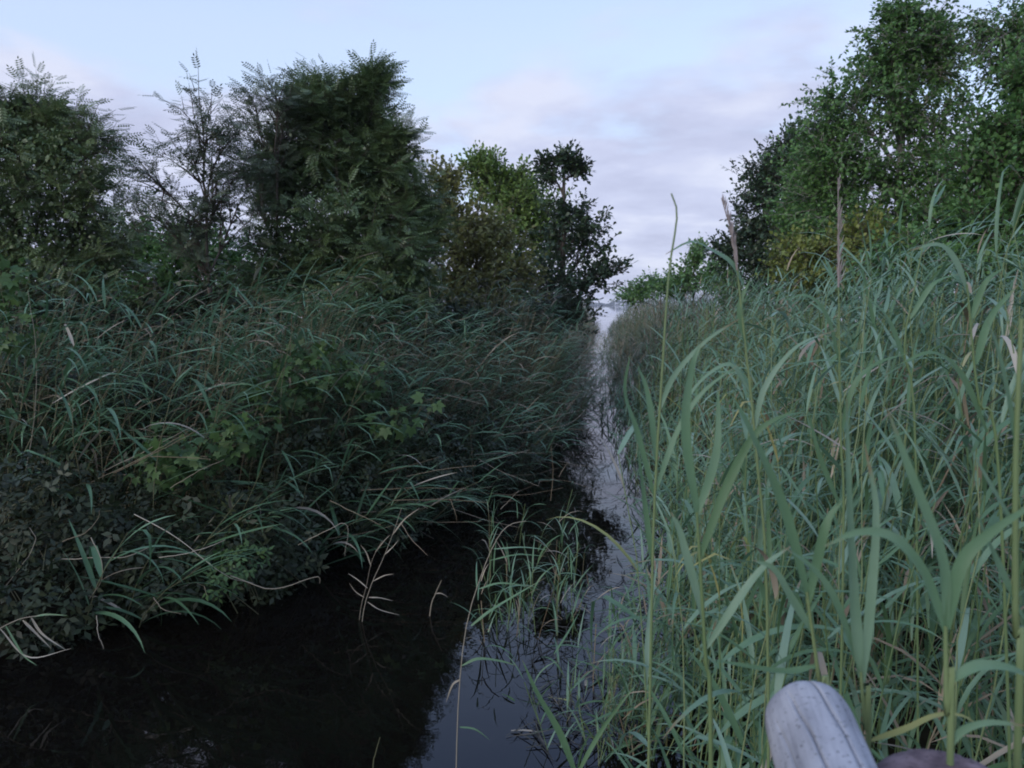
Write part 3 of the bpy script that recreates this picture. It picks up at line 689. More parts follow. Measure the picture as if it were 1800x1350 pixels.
# ------------------------------------------------------------------ single reeds one can point to
def ribbon(pts, width, n=14, face=(0, -.75, .65), vee=.25, blunt=False):
    c = smooth_poly(pts, n); s = np.linspace(0, 1, n)
    t = np.gradient(c, axis=0); t /= np.linalg.norm(t, axis=1)[:, None]
    f = np.array(face, dtype=float); f /= np.linalg.norm(f)
    W = np.cross(t, f); W /= np.linalg.norm(W, axis=1)[:, None] + 1e-9
    tw = .5 * math.sin(width * 9000) * s + .18 * np.sin(s * 9 + width * 5000)
    Nn = np.cross(W, t); W, Nn = W * np.cos(tw)[:, None] + Nn * np.sin(tw)[:, None], Nn * np.cos(tw)[:, None] - W * np.sin(tw)[:, None]
    prof = .53 * width * (1 + .06 * np.sin(s * 14 + width * 3000)) * np.minimum(1, .4 + 3.2 * s) * (1 - s ** 2.4) + .0012
    l = c + W * (prof * .5)[:, None] + Nn * (prof * vee * .5)[:, None]; q = c - W * (prof * .5)[:, None] + Nn * (prof * vee * .5)[:, None]
    V = np.stack([l, c, q], 1).reshape(-1, 3)
    i = np.arange(n - 1)[:, None] * 3
    Q = np.concatenate([np.concatenate([i + k, i + k + 1, i + k + 4, i + k + 3], 1) for k in (0, 1)])
    return V, Q
def plume_mesh(pts, n, spreadw, seed):
    """drooping seed head: a core and many thin side strands"""
    r_ = np.random.default_rng(seed); b = Buf()
    c = smooth_poly(pts, 12); b.add(*tube(c, np.linspace(.003, .001, 12), 4), .4)
    for k in range(n):
        f = r_.uniform(0, .97); p = np.array([np.interp(f, np.linspace(0, 1, 12), c[:, q]) for q in range(3)])
        t = c[-1] - c[0]; t /= np.linalg.norm(t)
        d = t * 1.0 + rand_unit(r_, 1)[0] * .25; d /= np.linalg.norm(d)
        L = spreadw * (1.1 - f) * r_.uniform(.6, 1.3) + .02
        e_ = p + d * L + np.array([.15 * L, 0, -.05 * L]); wv_ = np.cross(d, [0, 1, .2]); wv_ /= np.linalg.norm(wv_); wv_ *= .0016
        m_ = (p + e_) / 2
        b.add(np.array([p, m_ + wv_, e_, m_ - wv_]), [(0, 1, 2, 3)], r_.random())
    return b.mesh('plume')
def hero(label, stem_px, y, leaves=(), plume=None, stem_r=.004, leafm='reed', stemm='stem', name='reed', to_ground=True, group=None, floor=None):
    """stem_px: photo points from bottom to top at distance y (or (u,v,y)); leaves: (points, width m[, material])"""
    def pt(q): return P(q[0], q[1], q[2] if len(q) > 2 else y)
    sp = [pt(q) for q in stem_px]
    if to_ground:
        b0 = sp[0]; zg = float(gz(b0.x, b0.y)) - .05
        d = sp[0] - sp[1]; d = d / max(1e-6, abs(d.z)); k = b0.z - zg
        sp = [Vector((b0.x + d.x * k * .35, b0.y + d.y * k * .35, zg))] + sp
    O = sp[0]
    root = empty(name, O); tag(root, label, 'reed', group)
    c = smooth_poly(sp, 18) - np.array(tuple(O))
    V, Q = tube(c, np.linspace(stem_r * 1.1, stem_r * .5, 18), 6)
    obj('stem', mesh_np('stem', V, Q, np.full(len(V), .5), True), M[stemm], root)
    for lf in leaves:
        pts = [pt(q) - O for q in lf[0]]
        V, Q = ribbon(pts, lf[1], face=lf[3] if len(lf) > 3 else (0, -.75, .65))
        obj('leaf', mesh_np('leaf', V, Q, np.full(len(V), random.uniform(.35, .75)), True, np.repeat(np.linspace(0, 1, len(V) // 3) ** 3 * .6, 3)), M[lf[2] if len(lf) > 2 and lf[2] else leafm], root)
    if plume:
        obj('plume', plume_mesh([pt(q) - O for q in plume], 46, .03, len(label)), M['plume'], root)
    return root

hero('tall thin-tipped reed nearest the ditch, left of the blade arching against the sky',
     [(1142, 1250), (1150, 900), (1165, 640), (1176, 480), (1190, 380), (1180, 340)], 1.55,
     [([(1152, 880), (1120, 760), (1098, 690), (1108, 622)], .020), ([(1155, 820), (1140, 700), (1120, 640)], .022), ([(1153, 860), (1190, 760), (1235, 690), (1300, 640)], .021), ([(1160, 720), (1185, 660), (1240, 600), (1300, 560)], .018), ([(1148, 1000), (1130, 860), (1120, 780)], .020)], stem_r=.0030)
hero('reed whose single long blade arches down to the left against the sky',
     [(1350, 1150), (1330, 800), (1305, 560), (1296, 470)], 1.9,
     [([(1306, 500), (1285, 462), (1250, 440), (1215, 425), (1170, 447)], .030, None, (.1, -.6, .8)), ([(1312, 610), (1300, 540), (1320, 490)], .026), ([(1325, 760), (1345, 680), (1400, 610), (1470, 580)], .024), ([(1318, 690), (1280, 640), (1215, 690), (1190, 770)], .020)],
     plume=[(1296, 475), (1286, 410), (1268, 348)])
hero('reed with a pale upright plume in front of the tall birch',
     [(1482, 1000), (1478, 760), (1474, 500)], 2.1,
     [([(1478, 760), (1500, 680), (1540, 640), (1600, 620)], .026), ([(1476, 640), (1455, 560), (1420, 520), (1370, 530)], .022), ([(1480, 900), (1440, 800), (1420, 720)], .026)],
     plume=[(1474, 505), (1474, 420), (1473, 312)])
hero('bright green reed stem cutting through the right edge of the picture',
     [(1788, 1350), (1785, 1100), (1786, 800), (1796, 560)], 1.05,
     [([(1786, 1060), (1740, 960), (1715, 900)], .020), ([(1785, 930), (1745, 860), (1700, 780)], .018), ([(1790, 800), (1760, 640), (1735, 560)], .018)], stem_r=.0062)
hero('close blurred reed with a yellow sheath and wide blades right of the grey rail',
     [(1668, 1420), (1664, 1250), (1662, 1100)], .95,
     [([(1662, 1110), (1625, 1010), (1570, 945), (1510, 935), (1450, 960)], .028), ([(1664, 1105), (1690, 990), (1750, 930), (1830, 880)], .030), ([(1663, 1090), (1655, 980), (1600, 830), (1560, 720)], .028), ([(1666, 1200), (1720, 1170), (1790, 1180), (1850, 1230)], .024), ([(1666, 1316), (1690, 1285), (1740, 1270), (1810, 1276)], .018)], stem_r=.0055)
hero('close reed pair with broad upright blades directly behind the grey rail',
     [(1526, 1400), (1520, 1280), (1513, 1180)], 1.12,
     [([(1513, 1190), (1500, 1050), (1492, 880), (1488, 700)], .034), ([(1516, 1200), (1530, 1060), (1540, 900), (1520, 780)], .026), ([(1515, 1190), (1470, 1060), (1430, 1000), (1375, 960)], .022), ([(1530, 1302), (1590, 1282), (1645, 1258), (1690, 1258), (1720, 1275)], .017, 'yellow_leaf', (0, -.5, .8))], stem_r=.0048)
hero('close reed with crossing broad blades left of the grey rail',
     [(1250, 1400), (1240, 1150), (1225, 900)], 1.35,
     [([(1228, 920), (1205, 760), (1215, 650), (1235, 600)], .030), ([(1230, 980), (1280, 850), (1330, 760), (1400, 720)], .030), ([(1236, 1090), (1200, 950), (1180, 900)], .026), ([(1240, 1140), (1330, 1010), (1390, 960)], .026), ([(1226, 905), (1260, 790), (1262, 680)], .028)], stem_r=.005)
hero('close reed with a long blade slanting from the rail top to upper left',
     [(1460, 1400), (1440, 1200), (1418, 1040)], 1.2,
     [([(1428, 1110), (1390, 1050), (1360, 1000), (1325, 985)], .024), ([(1420, 1050), (1380, 900), (1320, 760), (1290, 700)], .030), ([(1420, 1060), (1450, 930), (1480, 880)], .028), ([(1435, 1170), (1380, 1180), (1310, 1170), (1250, 1160)], .018)], stem_r=.0048)
hero('reed leaning in from the right with broad blades above the others',
     [(1760, 900), (1720, 700), (1700, 500)], 1.7,
     [([(1702, 520), (1680, 460), (1650, 430), (1600, 440)], .026), ([(1715, 640), (1740, 560), (1790, 500)], .030), ([(1735, 760), (1690, 660), (1640, 620), (1580, 640)], .030), ([(1708, 560), (1730, 500), (1765, 470)], .024)], plume=None)
hero('reed with a bending tip near the right edge above the yellow shrub',
     [(1610, 800), (1590, 620), (1605, 520), (1625, 420)], 2.4,
     [([(1592, 640), (1560, 560), (1520, 520)], .03), ([(1600, 560), (1640, 500), (1690, 480)], .028)])
hero('broad blade cutting diagonally across the blue pool at the foot of the right reeds',
     [(1030, 1420), (1010, 1360)], 2.7, [([(1015, 1370), (985, 1290), (945, 1220), (918, 1160)], .045), ([(1012, 1365), (1060, 1280), (1120, 1200)], .03)], stem_r=.005)
hero('long pale reed rising from the pool with a bent tip and leaves to the right',
     [(802, 1350), (808, 1200), (822, 1090), (850, 1000), (875, 945), (897, 922), (925, 916)], 3.5,
     [([(812, 1170), (840, 1158), (880, 1162), (908, 1170)], .022), ([(828, 1100), (860, 1075), (900, 1050), (960, 1015)], .026), ([(842, 1035), (880, 1025), (930, 1030)], .016), ([(862, 985), (910, 975), (960, 978)], .012), ([(868, 965), (920, 962), (970, 968)], .012), ([(808, 1278), (835, 1282), (860, 1300)], .015), ([(808, 1195), (795, 1205), (784, 1235)], .018, 'straw')],
     stem_r=.0026, stemm='straw', to_ground=True)
hero('taller of two pale dead reed stems standing together in the black pool',
     [(637, 1088), (652, 1030), (672, 985), (690, 940), (706, 893)], 5.3,
     [([(655, 1022), (675, 1012), (692, 1009)], .013), ([(646, 1058), (668, 1072), (702, 1081)], .012), ([(690, 940), (712, 912), (738, 893)], .016), ([(648, 1050), (668, 1051), (690, 1056)], .012), ([(676, 975), (690, 962), (700, 950)], .012)],
     leafm='straw', stemm='straw', stem_r=.0026)
hero('shorter of two pale dead reed stems standing together in the black pool',
     [(632, 1086), (644, 1030), (654, 985), (672, 950)], 5.33,
     [([(646, 1034), (630, 1020), (612, 1008)], .012), ([(652, 995), (644, 972), (634, 958)], .015), ([(640, 1050), (625, 1040), (614, 1025)], .010), ([(660, 970), (676, 950), (686, 940)], .012)],
     leafm='straw', stemm='straw', stem_r=.0022)
hero('single short broken reed standing in the black pool',
     [(756, 1078), (765, 1045), (776, 1020)], 5.4, [([(764, 1044), (775, 1043), (788, 1050)], .014)], leafm='straw', stemm='straw', stem_r=.005)
hero('slender dead stem at the bottom of the black pool',
     [(655, 1360), (660, 1325), (668, 1296)], 3.5, [], stemm='stem_dark', stem_r=.0025)

# ------------------------------------------------------------------ brambles and climbers over the left bank
def bush(name, label, lobes, mat, shape, leaf, seed, n, base, group=None, cat='bramble'):
    """low leafy mound: arching canes that carry leaves over its whole surface"""
    r_ = np.random.default_rng(seed)
    bx, by = base; O = np.array([bx, by, float(gz(bx, by))])
    root = empty(name, O); tag(root, label, cat, group)
    cb, wb = Buf(), Buf(); tot = sum(l[2] * l[3] for l in lobes)
    for u, v, ru, rv, y in lobes:
        c = np.array(tuple(P(u, v, y))); rad = np.array([ru * pxm(y), .55 * ru * pxm(y) + .15, rv * pxm(y)])
        m = int(n * ru * rv / tot)
        d = rand_unit(r_, m); d[:, 1] = np.where(r_.random(m) < .7, -np.abs(d[:, 1]), d[:, 1])
        pp = c + d * rad * (r_.uniform(.55, 1.0, m) + np.where(r_.random(m) < .12, r_.uniform(0, .3, m), 0) + .14 * np.sin(d[:, 0] * 7 + u) * np.sin(d[:, 2] * 9 + v))[:, None]
        pp[:, 2] = np.maximum(pp[:, 2], .02)
        ld = d * .6 + rand_unit(r_, m) * .8; ld[:, 2] -= .25
        nn = d * .8 + np.array([0, -.2, .9]) + rand_unit(r_, m) * .45
        leaves_into(cb, pp - O, ld, nn, leaf * r_.uniform(.45, 1.4, m), SH[shape], np.clip(r_.normal(.45, .2, m), 0, 1))
        for k in range(max(4, m // 45)):
            tip = pp[r_.integers(0, m)]; st_ = O + np.array([r_.normal(0, .3), r_.normal(0, .2), 0])
            mid_ = (tip + st_) / 2 + np.array([0, 0, .35 * r_.random() + .1])
            wb.add(*tube(bez(st_, mid_, tip, 8) - O, np.linspace(.005, .002, 8), 4), r_.random())
    tag(obj('foliage', cb.mesh('foliage'), M[mat], root), kind='stuff')
    tag(obj('canes', wb.mesh('canes'), M['stem_dark'], root), kind='stuff')
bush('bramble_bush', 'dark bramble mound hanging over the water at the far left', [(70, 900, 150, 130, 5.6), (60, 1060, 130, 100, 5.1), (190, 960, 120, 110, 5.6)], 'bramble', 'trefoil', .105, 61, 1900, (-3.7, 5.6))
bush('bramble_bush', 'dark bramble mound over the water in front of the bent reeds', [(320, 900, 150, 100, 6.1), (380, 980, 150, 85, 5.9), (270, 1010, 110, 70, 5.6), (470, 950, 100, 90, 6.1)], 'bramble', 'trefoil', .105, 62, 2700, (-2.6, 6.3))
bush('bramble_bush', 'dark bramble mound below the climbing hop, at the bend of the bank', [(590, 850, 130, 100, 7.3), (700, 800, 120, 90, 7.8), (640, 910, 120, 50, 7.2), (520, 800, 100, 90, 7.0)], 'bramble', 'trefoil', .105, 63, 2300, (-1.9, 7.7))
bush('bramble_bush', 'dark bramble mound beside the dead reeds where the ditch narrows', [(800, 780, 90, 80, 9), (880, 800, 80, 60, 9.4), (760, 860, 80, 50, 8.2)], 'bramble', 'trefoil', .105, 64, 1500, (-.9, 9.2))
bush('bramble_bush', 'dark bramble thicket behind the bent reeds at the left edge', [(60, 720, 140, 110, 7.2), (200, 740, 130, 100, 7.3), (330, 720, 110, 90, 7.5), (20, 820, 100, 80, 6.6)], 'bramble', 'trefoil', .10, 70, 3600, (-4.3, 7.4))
bush('hop_climber', 'bright green hop climber over the reeds beside the big rowan', [(560, 650, 90, 45, 7.4), (500, 690, 70, 40, 7.2), (640, 670, 60, 35, 7.6)], 'hop', 'lobed', .095, 65, 420, (-1.9, 7.9), cat='climber')
bush('hop_climber', 'pale hop sprig with big lobed leaves above the brambles', [(690, 740, 45, 22, 7.3), (760, 700, 18, 14, 7.4)], 'hop', 'lobed', .12, 66, 34, (-1.2, 7.8), cat='climber')
bush('hop_climber', 'lobed green leaves among the bent reeds above the straw stalks', [(330, 790, 80, 45, 6.0), (290, 820, 50, 30, 5.9), (420, 760, 60, 40, 6.2)], 'hop', 'lobed', .095, 67, 260, (-2.8, 6.4), cat='climber')
bush('hop_climber', 'lobed green leaves at the left edge of the picture beside the tall reeds', [(20, 490, 40, 40, 6.6), (30, 570, 50, 50, 6.5)], 'hop', 'lobed', .10, 68, 170, (-4.4, 6.9), cat='climber')
bush('hop_climber', 'small sprig of bright green leaves just above the black pool', [(430, 975, 45, 28, 5.45), (400, 1010, 40, 24, 5.4)], 'hop', 'trefoil', .08, 69, 90, (-1.95, 5.9), cat='climber')

# ------------------------------------------------------------------ dead reed stalks lying over the bank, one by one
STRAW = [
 ('pale dead stalk, topmost of the sheaf lying over the brambles', [(180, 830, 5.8), (290, 775, 5.7), (345, 745, 5.7)]),
 ('pale dead stalk in the middle of the sheaf lying over the brambles', [(200, 832, 5.7), (300, 782, 5.6), (352, 752, 5.6)]),
 ('pale dead stalk, lowest of the sheaf lying over the brambles', [(160, 848, 5.7), (250, 805, 5.6), (320, 765, 5.6)]),
 ('thin dead stalk running level to the right from the sheaf', [(265, 803, 5.6), (330, 804, 5.55), (372, 808, 5.5)]),
 ('thin dead stalk pointing up to the right below the sheaf', [(300, 858, 5.5), (345, 830, 5.4), (394, 808, 5.4)]),
 ('long curved dead stalk sweeping down across the bramble mound', [(236, 904, 5.2), (300, 938, 5.1), (360, 985, 5.0), (405, 1015, 5.0), (445, 1025, 5.1)]),
 ('dead stalk curving along the waterline with a hooked tip', [(405, 1012, 5.0), (470, 1035, 5.0), (520, 1025, 5.0), (558, 1014, 5.0), (562, 1026, 5.0)]),
 ('arched dead stalk hanging straight down at the left of the brambles', [(160, 945, 5.0), (178, 985, 4.9), (178, 1020, 4.9), (158, 1052, 4.9)]),
 ('nearly level dead stalk across the brambles at the far left', [(90, 985, 5.1), (180, 980, 5.0), (225, 978, 5.0), (262, 962, 5.0)]),
 ('bent dead stalk dropping from the brambles near the left edge', [(110, 952, 5.1), (150, 936, 5.0), (172, 912, 5.0), (175, 897, 5.0)]),
 ('thin dead stalk slanting steeply at the left edge', [(10, 1030, 5.0), (45, 985, 5.0), (62, 950, 5.0), (52, 928, 5.0)]),
 ('dead stalk rising obliquely to the right above the leafy sprig', [(280, 980, 5.1), (340, 970, 5.0), (396, 950, 5.0)]),
 ('bent dead stalk like a roof peak over the black pool', [(524, 958, 5.8), (570, 935, 5.7), (610, 922, 5.7), (606, 978, 5.7)]),
 ('straight dead stalk slanting down right above the pool', [(580, 880, 6.2), (625, 902, 6.1), (670, 923, 6.0)]),
 ('long level dead stalk, upper of the two above the pool', [(635, 862, 6.8), (720, 858, 6.7), (820, 859, 6.7)]),
 ('long level dead stalk, lower of the two above the pool', [(690, 880, 6.6), (770, 878, 6.6), (858, 883, 6.6)]),
 ('dead stalk sloping up to the right beneath the climber', [(650, 838, 7.0), (710, 822, 7.0), (772, 803, 7.0)]),
 ('thin dead stalk sloping gently up at the bend of the bank', [(714, 838, 7.2), (770, 826, 7.2), (838, 818, 7.2)]),
 ('pale broken reed stub pointing at the hop sprig', [(776, 691, 8.2), (815, 702, 8.2), (852, 711, 8.2)]),
 ('long dead reed bowing right over the narrows, upper one', [(832, 756, 9.0), (920, 747, 9.1), (968, 733, 9.2), (1020, 722, 9.4)]),
 ('long dead reed bowing right over the narrows, lower one', [(860, 766, 8.8), (940, 758, 8.9), (1000, 745, 9.1), (1030, 720, 9.3)]),
 ('reddish dead stalk crossing the dark water before the narrows', [(834, 800, 8.4), (900, 795, 8.4), (956, 797, 8.4)]),
 ('dead stalk rising to the right across the reddish one', [(842, 812, 8.2), (890, 802, 8.2), (932, 790, 8.2)]),
 ('dead stalk dropping to the right under the narrows', [(840, 806, 8.2), (880, 828, 8.0), (948, 855, 7.8)]),
 ('thin upright dead stalk standing in the dark water before the narrows', [(968, 880, 7.9), (972, 830, 7.9), (968, 780, 7.9)]),
 ('dead stalk leaning over the pool toward the twin stems', [(705, 920, 6.4), (725, 950, 6.2), (752, 976, 6.0)]),
 ('short dead stalk leaning left above the dark water', [(880, 895, 7.4), (895, 880, 7.4), (912, 862, 7.4)]),
 ('steep dead stalk standing in front of the bramble bend', [(790, 875, 6.9), (800, 900, 6.8), (803, 915, 6.8)]),
 ('old reed stalk rising tall at the left edge among the bent reeds', [(45, 830, 6.0), (62, 720, 6.1), (62, 600, 6.2), (48, 510, 6.3)]),
 ('leaning dead stalk among the bent reeds at the left', [(95, 850, 5.7), (140, 770, 5.7), (160, 710, 5.7)]),
 ('dead stalk trailing into the pool at the left waterline', [(170, 1082, 4.9), (172, 1110, 4.8), (182, 1142, 4.7)]),
 ('crooked twig touching the water below the bramble mound', [(270, 1050, 5.0), (285, 1070, 4.9), (318, 1080, 4.9)]),
]
for lab, pts in STRAW:
    w_ = [P(*q) for q in pts]; O = w_[0]
    sp_ = smooth_poly([q - O for q in w_], 14); sp_[1:] += np.random.default_rng(len(lab)).normal(size=(13, 3)) * .0018
    V, Q = tube(sp_, np.linspace(.0032, .0014, 14), 5)
    o = obj('dead_reed_stalk', mesh_np('dead_reed_stalk', V, Q, np.full(len(V), random.uniform(.2, .8)), True), M['dead' if len(lab) % 3 == 0 else 'straw'], None, O)
    tag(o, lab, 'stalk', 'dead reed stalks over the left bank')
rs = np.random.default_rng(91)
for k in range(34):
    u = rs.uniform(560, 985); v = 905 - .30 * (u - 560) + rs.normal(0, 32) + (20 if u < 800 else 0)
    up_ = (675 - min(v + 30, 1000)) / F; y = min(10.5, max(5.8, -CAMH * (CT + up_ * ST) / (-ST + up_ * CT) - .25))
    L = rs.uniform(.35, 1.0); an = rs.choice([rs.normal(.12, .2), rs.normal(-.35, .2), rs.normal(1.2, .3)], p=[.5, .3, .2])
    A = P(u, v, y); d = Vector((math.cos(an), rs.normal(-.1, .25), math.sin(an))).normalized() * L
    A.z = max(A.z, .03); B = A + d; B.z = max(B.z, .02)
    mid_ = (A + B) / 2 + Vector((0, 0, rs.normal(.0, .04) * L))
    sp_ = smooth_poly([Vector((0, 0, 0)), mid_ - A, B - A], 9); sp_[1:] += rs.normal(size=(8, 3)) * .002
    V, Q = tube(sp_, np.linspace(.0026, .0012, 9), 4)
    lab = ('%s thin straw stalk %s' % ('steep' if an > .8 else 'drooping' if an < -.15 else 'nearly level', 'over the brambles left of the pool' if u < 700 else 'over the dark water at the bend' if u < 850 else 'where the ditch narrows'))
    o = obj('dead_reed_stalk', mesh_np('dead_reed_stalk', V, Q, np.full(len(V), rs.uniform(.2, .9)), True), M['straw' if k % 2 else 'dead'], None, A)
    tag(o, lab, 'stalk', 'dead reed stalks over the left bank')
# reed blades at the lower left corner over the pool
hero('reed drooping over the pool at the lower left corner', [(-60, 1180), (-20, 1120), (30, 1090), (70, 1082)], 4.4,
     [([(60, 1084), (85, 1080), (118, 1082)], .02), ([(40, 1090), (60, 1110), (90, 1140)], .026, 'straw'), ([(55, 1086), (75, 1115), (115, 1142)], .024, 'straw'), ([(10, 1100), (40, 1150), (65, 1170)], .02), ([(0, 1105), (50, 1155), (125, 1140)], .014, 'straw')], leafm='reed_dark', stemm='straw', stem_r=.004)

# litter afloat along the strip of open water
def litter():
    r_ = np.random.default_rng(77); b = Buf()
    for k in range(330):
        v = 760 + 560 * r_.random() ** .8
        u = r_.uniform(1010, 1100) if v < 900 else r_.uniform(1010, 1140) if v < 1100 else r_.uniform(930, 1140)
        up_ = (675 - v) / F; dyy = CT + up_ * ST; dzz = -ST + up_ * CT; y = -CAMH * dyy / dzz; x = (u - 900) / F / dyy * y
        az = r_.uniform(0, 6.28); L = r_.uniform(.04, .17); d = np.array([math.cos(az), math.sin(az), 0]); c = np.array([x, y, .006 + .006 * r_.random()])
        sd__ = np.array([-d[1], d[0], 0]) * r_.uniform(.05, .25) * L
        V, Q = ribbon([c - d * L, c + sd__ * .5 + np.array([0, 0, .004]), c + d * L], r_.uniform(.008, .02), 5, face=(0, 0, 1), vee=.2)
        b.add(V, Q, r_.random() ** 2)
    tag(obj('floating_litter', b.mesh('floating_litter'), M['dead_wet']), 'broken reed bits afloat along the open strip of water', 'litter', kind='stuff')
litter()
# leaves afloat
FL = [('yellowed leaf afloat beside the diagonal blade', 985, 1232, 'yellow_leaf'), ('orange-brown leaf afloat on the blue pool', 925, 1288, 'straw'),
      ('pale green leaf afloat at the edge of the blue pool', 893, 1228, 'hop'), ('brown leaf afloat among the young reeds', 1030, 1200, 'straw'), ('pale leaf afloat between the young reeds and right bank', 1090, 1120, 'hop')]
for lab, u, v, mk in FL:
    up_ = (675 - v) / F; dyy = CT + up_ * ST; dzz = -ST + up_ * CT; y = -CAMH * dyy / dzz; x = (u - 900) / F / dyy * y
    az = random.uniform(0, 6.28); d = Vector((math.cos(az), math.sin(az), 0)); L = random.uniform(.05, .08)
    V, Q = ribbon([(-d * L) + Vector((0, 0, .003)), Vector((0, 0, .007)), d * L + Vector((0, 0, .003))], .03, 8, face=(0, 0, 1), vee=.3)
    tag(obj('floating_leaf', mesh_np('floating_leaf', V, Q, np.full(len(V), .5), True), M[mk], None, (x, y, .004)), lab, 'leaf', 'leaves afloat on the pool')

# ------------------------------------------------------------------ weathered rail and post of the footbridge
def wood_mat(name, c0, c1, c2, axis_scale):
    m = bpy.data.materials.new(name); m.use_nodes = True
    t = m.node_tree; pr = t.nodes['Principled BSDF']; pr.inputs['Roughness'].default_value = .8; pr.inputs['Specular IOR Level'].default_value = .25
    tcn = N(t, 'ShaderNodeTexCoord'); mpn = N(t, 'ShaderNodeMapping'); mpn.inputs['Scale'].default_value = axis_scale
    t.links.new(tcn.outputs['Object'], mpn.inputs[0])
    nz = N(t, 'ShaderNodeTexNoise', inp={'Scale': 30.0, 'Detail': 8.0, 'Roughness': .65}); t.links.new(mpn.outputs[0], nz.inputs['Vector'])
    nb = N(t, 'ShaderNodeTexNoise', inp={'Scale': 9.0, 'Detail': 4.0}); t.links.new(tcn.outputs['Object'], nb.inputs['Vector'])
    sp = N(t, 'ShaderNodeTexNoise', inp={'Scale': 140.0, 'Detail': 2.0}); t.links.new(tcn.outputs['Object'], sp.inputs['Vector'])
    f = math_node(t, 'ADD', math_node(t, 'MULTIPLY', nz.outputs[0], .7), math_node(t, 'MULTIPLY', nb.outputs[0], .3))
    c = ramp(t, f, [(.38, c0), (.5, c1), (.62, c2)])
    spk = ramp(t, sp.outputs[0], [(.30, .45), (.38, 1.0)])
    c = mixc(t, 1.0, c, spk, 'MULTIPLY'); t.links.new(c, pr.inputs['Base Color'])
    b = N(t, 'ShaderNodeBump', inp={'Strength': .35, 'Distance': .004}); t.links.new(nz.outputs[0], b.inputs['Height']); t.links.new(b.outputs[0], pr.inputs['Normal'])
    return m
M['rail'] = wood_mat('weathered_grey_wood', (.19, .19, .20), (.31, .31, .32), (.42, .42, .43), (1, .07, 1))
M['post'] = wood_mat('damp_brown_wood', (.06, .04, .045), (.12, .085, .09), (.20, .15, .155), (1, .4, 1))
def log_mesh(name, L, rad, cracks, nose=.06, sides=112, rings=72, seed=1):
    """log along +Y from 0 to L, rounded far end, long drying cracks cut into it"""
    r_ = np.random.default_rng(seed)
    q_ = np.linspace(0, 1, rings - 16) ** .6
    s = np.concatenate([(L - nose) * q_, L - nose + nose * np.sin(np.linspace(.05, 1, 16) * np.pi / 2)])
    an = np.arange(sides) / sides * 2 * np.pi
    S, A = np.meshgrid(s, an, indexing='ij')
    rr = rad * (1 + .03 * np.sin(2 * A + 1) + .018 * np.sin(3 * A + S * 2) + .010 * np.sin(7 * A + 3 * S))
    k = np.clip((S - (L - nose)) / nose, 0, 1); rr *= np.where(k > 0, np.sqrt(np.maximum(0, 1 - .62 * k ** 2.6)), 1)
    for a0, s0, s1, dep, wid, sl in cracks:
        aa = a0 + sl * (S - s0) + .035 * np.sin(S * 17 + a0) + .012 * np.sin(S * 61)
        d = np.abs((A - aa + np.pi) % (2 * np.pi) - np.pi)
        env = np.clip((S - s0) / .08, 0, 1) * np.clip((s1 - S) / .05, 0, 1)
        rr -= dep * env * np.exp(-(d / wid) ** 2)
    V = np.stack([rr * np.cos(A), S, rr * np.sin(A)], -1).reshape(-1, 3)
    n = len(s); i = np.arange(n - 1)[:, None] * sides; j = np.arange(sides)[None]; j2 = (j + 1) % sides
    Q = np.stack([i + j, i + sides + j, i + sides + j2, i + j2], -1).reshape(-1, 4)
    c0 = len(V); V = np.vstack([V, [[0, L + .001, 0]], [[0, 0, 0]]])
    last = (n - 1) * sides; jj = np.arange(0, sides, 2)
    Q = np.vstack([Q, np.stack([last + jj, np.full(len(jj), c0), last + (jj + 2) % sides, last + jj + 1], -1), np.stack([jj, jj + 1, (jj + 2) % sides, np.full(len(jj), c0 + 1)], -1)])
    return mesh_np(name, V, Q, smooth=True)
tipc = P(1420, 1262, 1.04)
rdir = Vector((270 / F, 1, 0)).normalized()
RL = 2.2
rstart = tipc - rdir * (RL - .03)
rail_root = empty('bridge_rail', (rstart.x + rdir.x * 1.5, rstart.y + rdir.y * 1.5, 0)); tag(rail_root, 'weathered pale grey round rail with long cracks, jutting in at the bottom', 'rail')
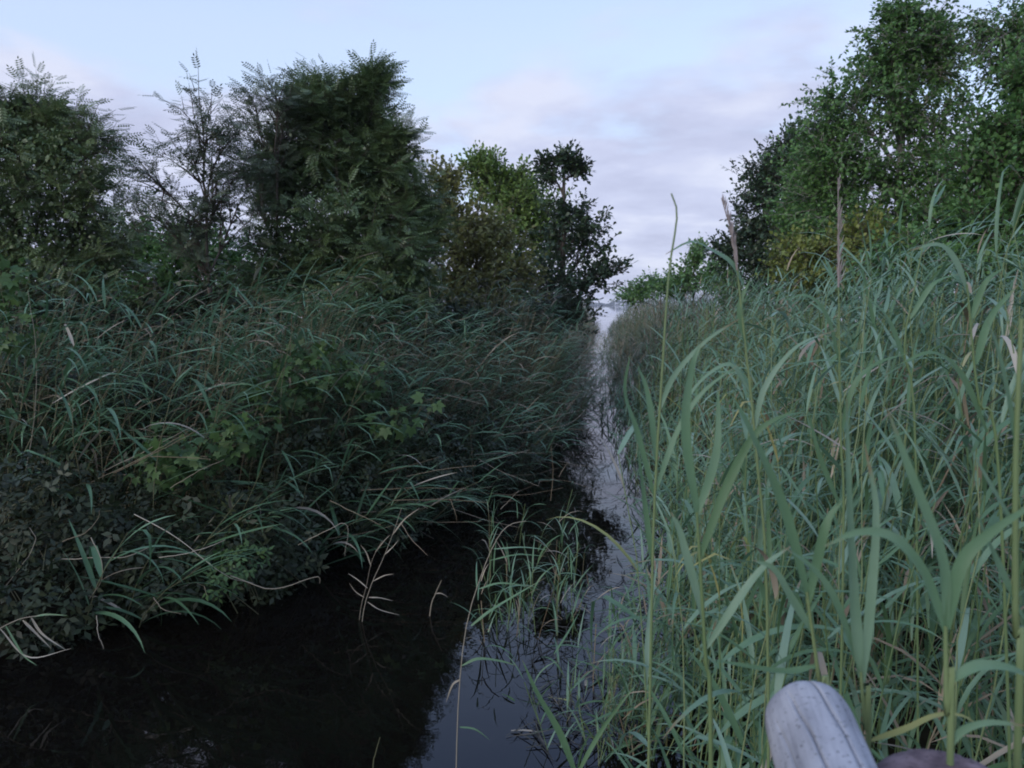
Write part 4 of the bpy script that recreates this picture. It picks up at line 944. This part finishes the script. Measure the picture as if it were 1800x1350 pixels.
ro = obj('rail', log_mesh('rail', RL, .057, [(1.62, 1.80, 2.16, .006, .020, 1.6), (.80, 1.75, 2.21, .016, .022, 1.7), (2.2, 1.7, 2.12, .004, .018, 1.2), (.3, 1.6, 2.15, .006, .02, 1.3)], sides=260, rings=110), M['rail'], rail_root)
ro.location = rstart - rail_root.location; ro.rotation_euler = (0, 0, -math.atan2(rdir.x, rdir.y))
for k_, f_ in enumerate((.25, 1.5)):
    pp = rstart + rdir * f_
    V, Q = tube([(0, 0, -.6 - rail_root.location.z), (0, 0, pp.z - .05)], .05, 14)
    po = obj('post', mesh_np('rail_post', V, Q, smooth=True), M['post'], rail_root); po.location = (pp.x - rail_root.location.x, pp.y - rail_root.location.y, 0)
pc = P(1668, 1360, .93)
pm = log_mesh('wooden_post', pc.z + .7, .083, [(4.4, .4, 2.4, .008, .05, 0), (5.3, .4, 2.4, .006, .04, .1)], nose=.03, sides=64, rings=60, seed=2)
po = obj('wooden_post', pm, M['post'], None, (pc.x, pc.y, -.7)); po.rotation_euler = (math.pi / 2, 0, 0)
tag(po, 'dark purplish brown post top just right of the grey rail', 'post')

# ------------------------------------------------------------------ air over the lake
hz = bpy.data.materials.new('evening_haze'); hz.use_nodes = True; t = hz.node_tree; t.nodes.clear()
pv = N(t, 'ShaderNodeVolumePrincipled'); pv.inputs['Color'].default_value = (.84, .88, .95, 1); pv.inputs['Density'].default_value = .00032; pv.inputs['Anisotropy'].default_value = 0.0
ho = N(t, 'ShaderNodeOutputMaterial'); t.links.new(pv.outputs[0], ho.inputs['Volume'])
x0, x1, y0, y1, z0, z1 = -2450, 2450, -150, 2500, -2.5, 22
V = [(x0, y0, z0), (x1, y0, z0), (x1, y1, z0), (x0, y1, z0), (x0, y0, z1), (x1, y0, z1), (x1, y1, z1), (x0, y1, z1)]
Q = [(0, 3, 2, 1), (4, 5, 6, 7), (0, 1, 5, 4), (1, 2, 6, 5), (2, 3, 7, 6), (3, 0, 4, 7)]
tag(obj('haze', mesh_np('haze', V, Q), hz), kind='stuff')
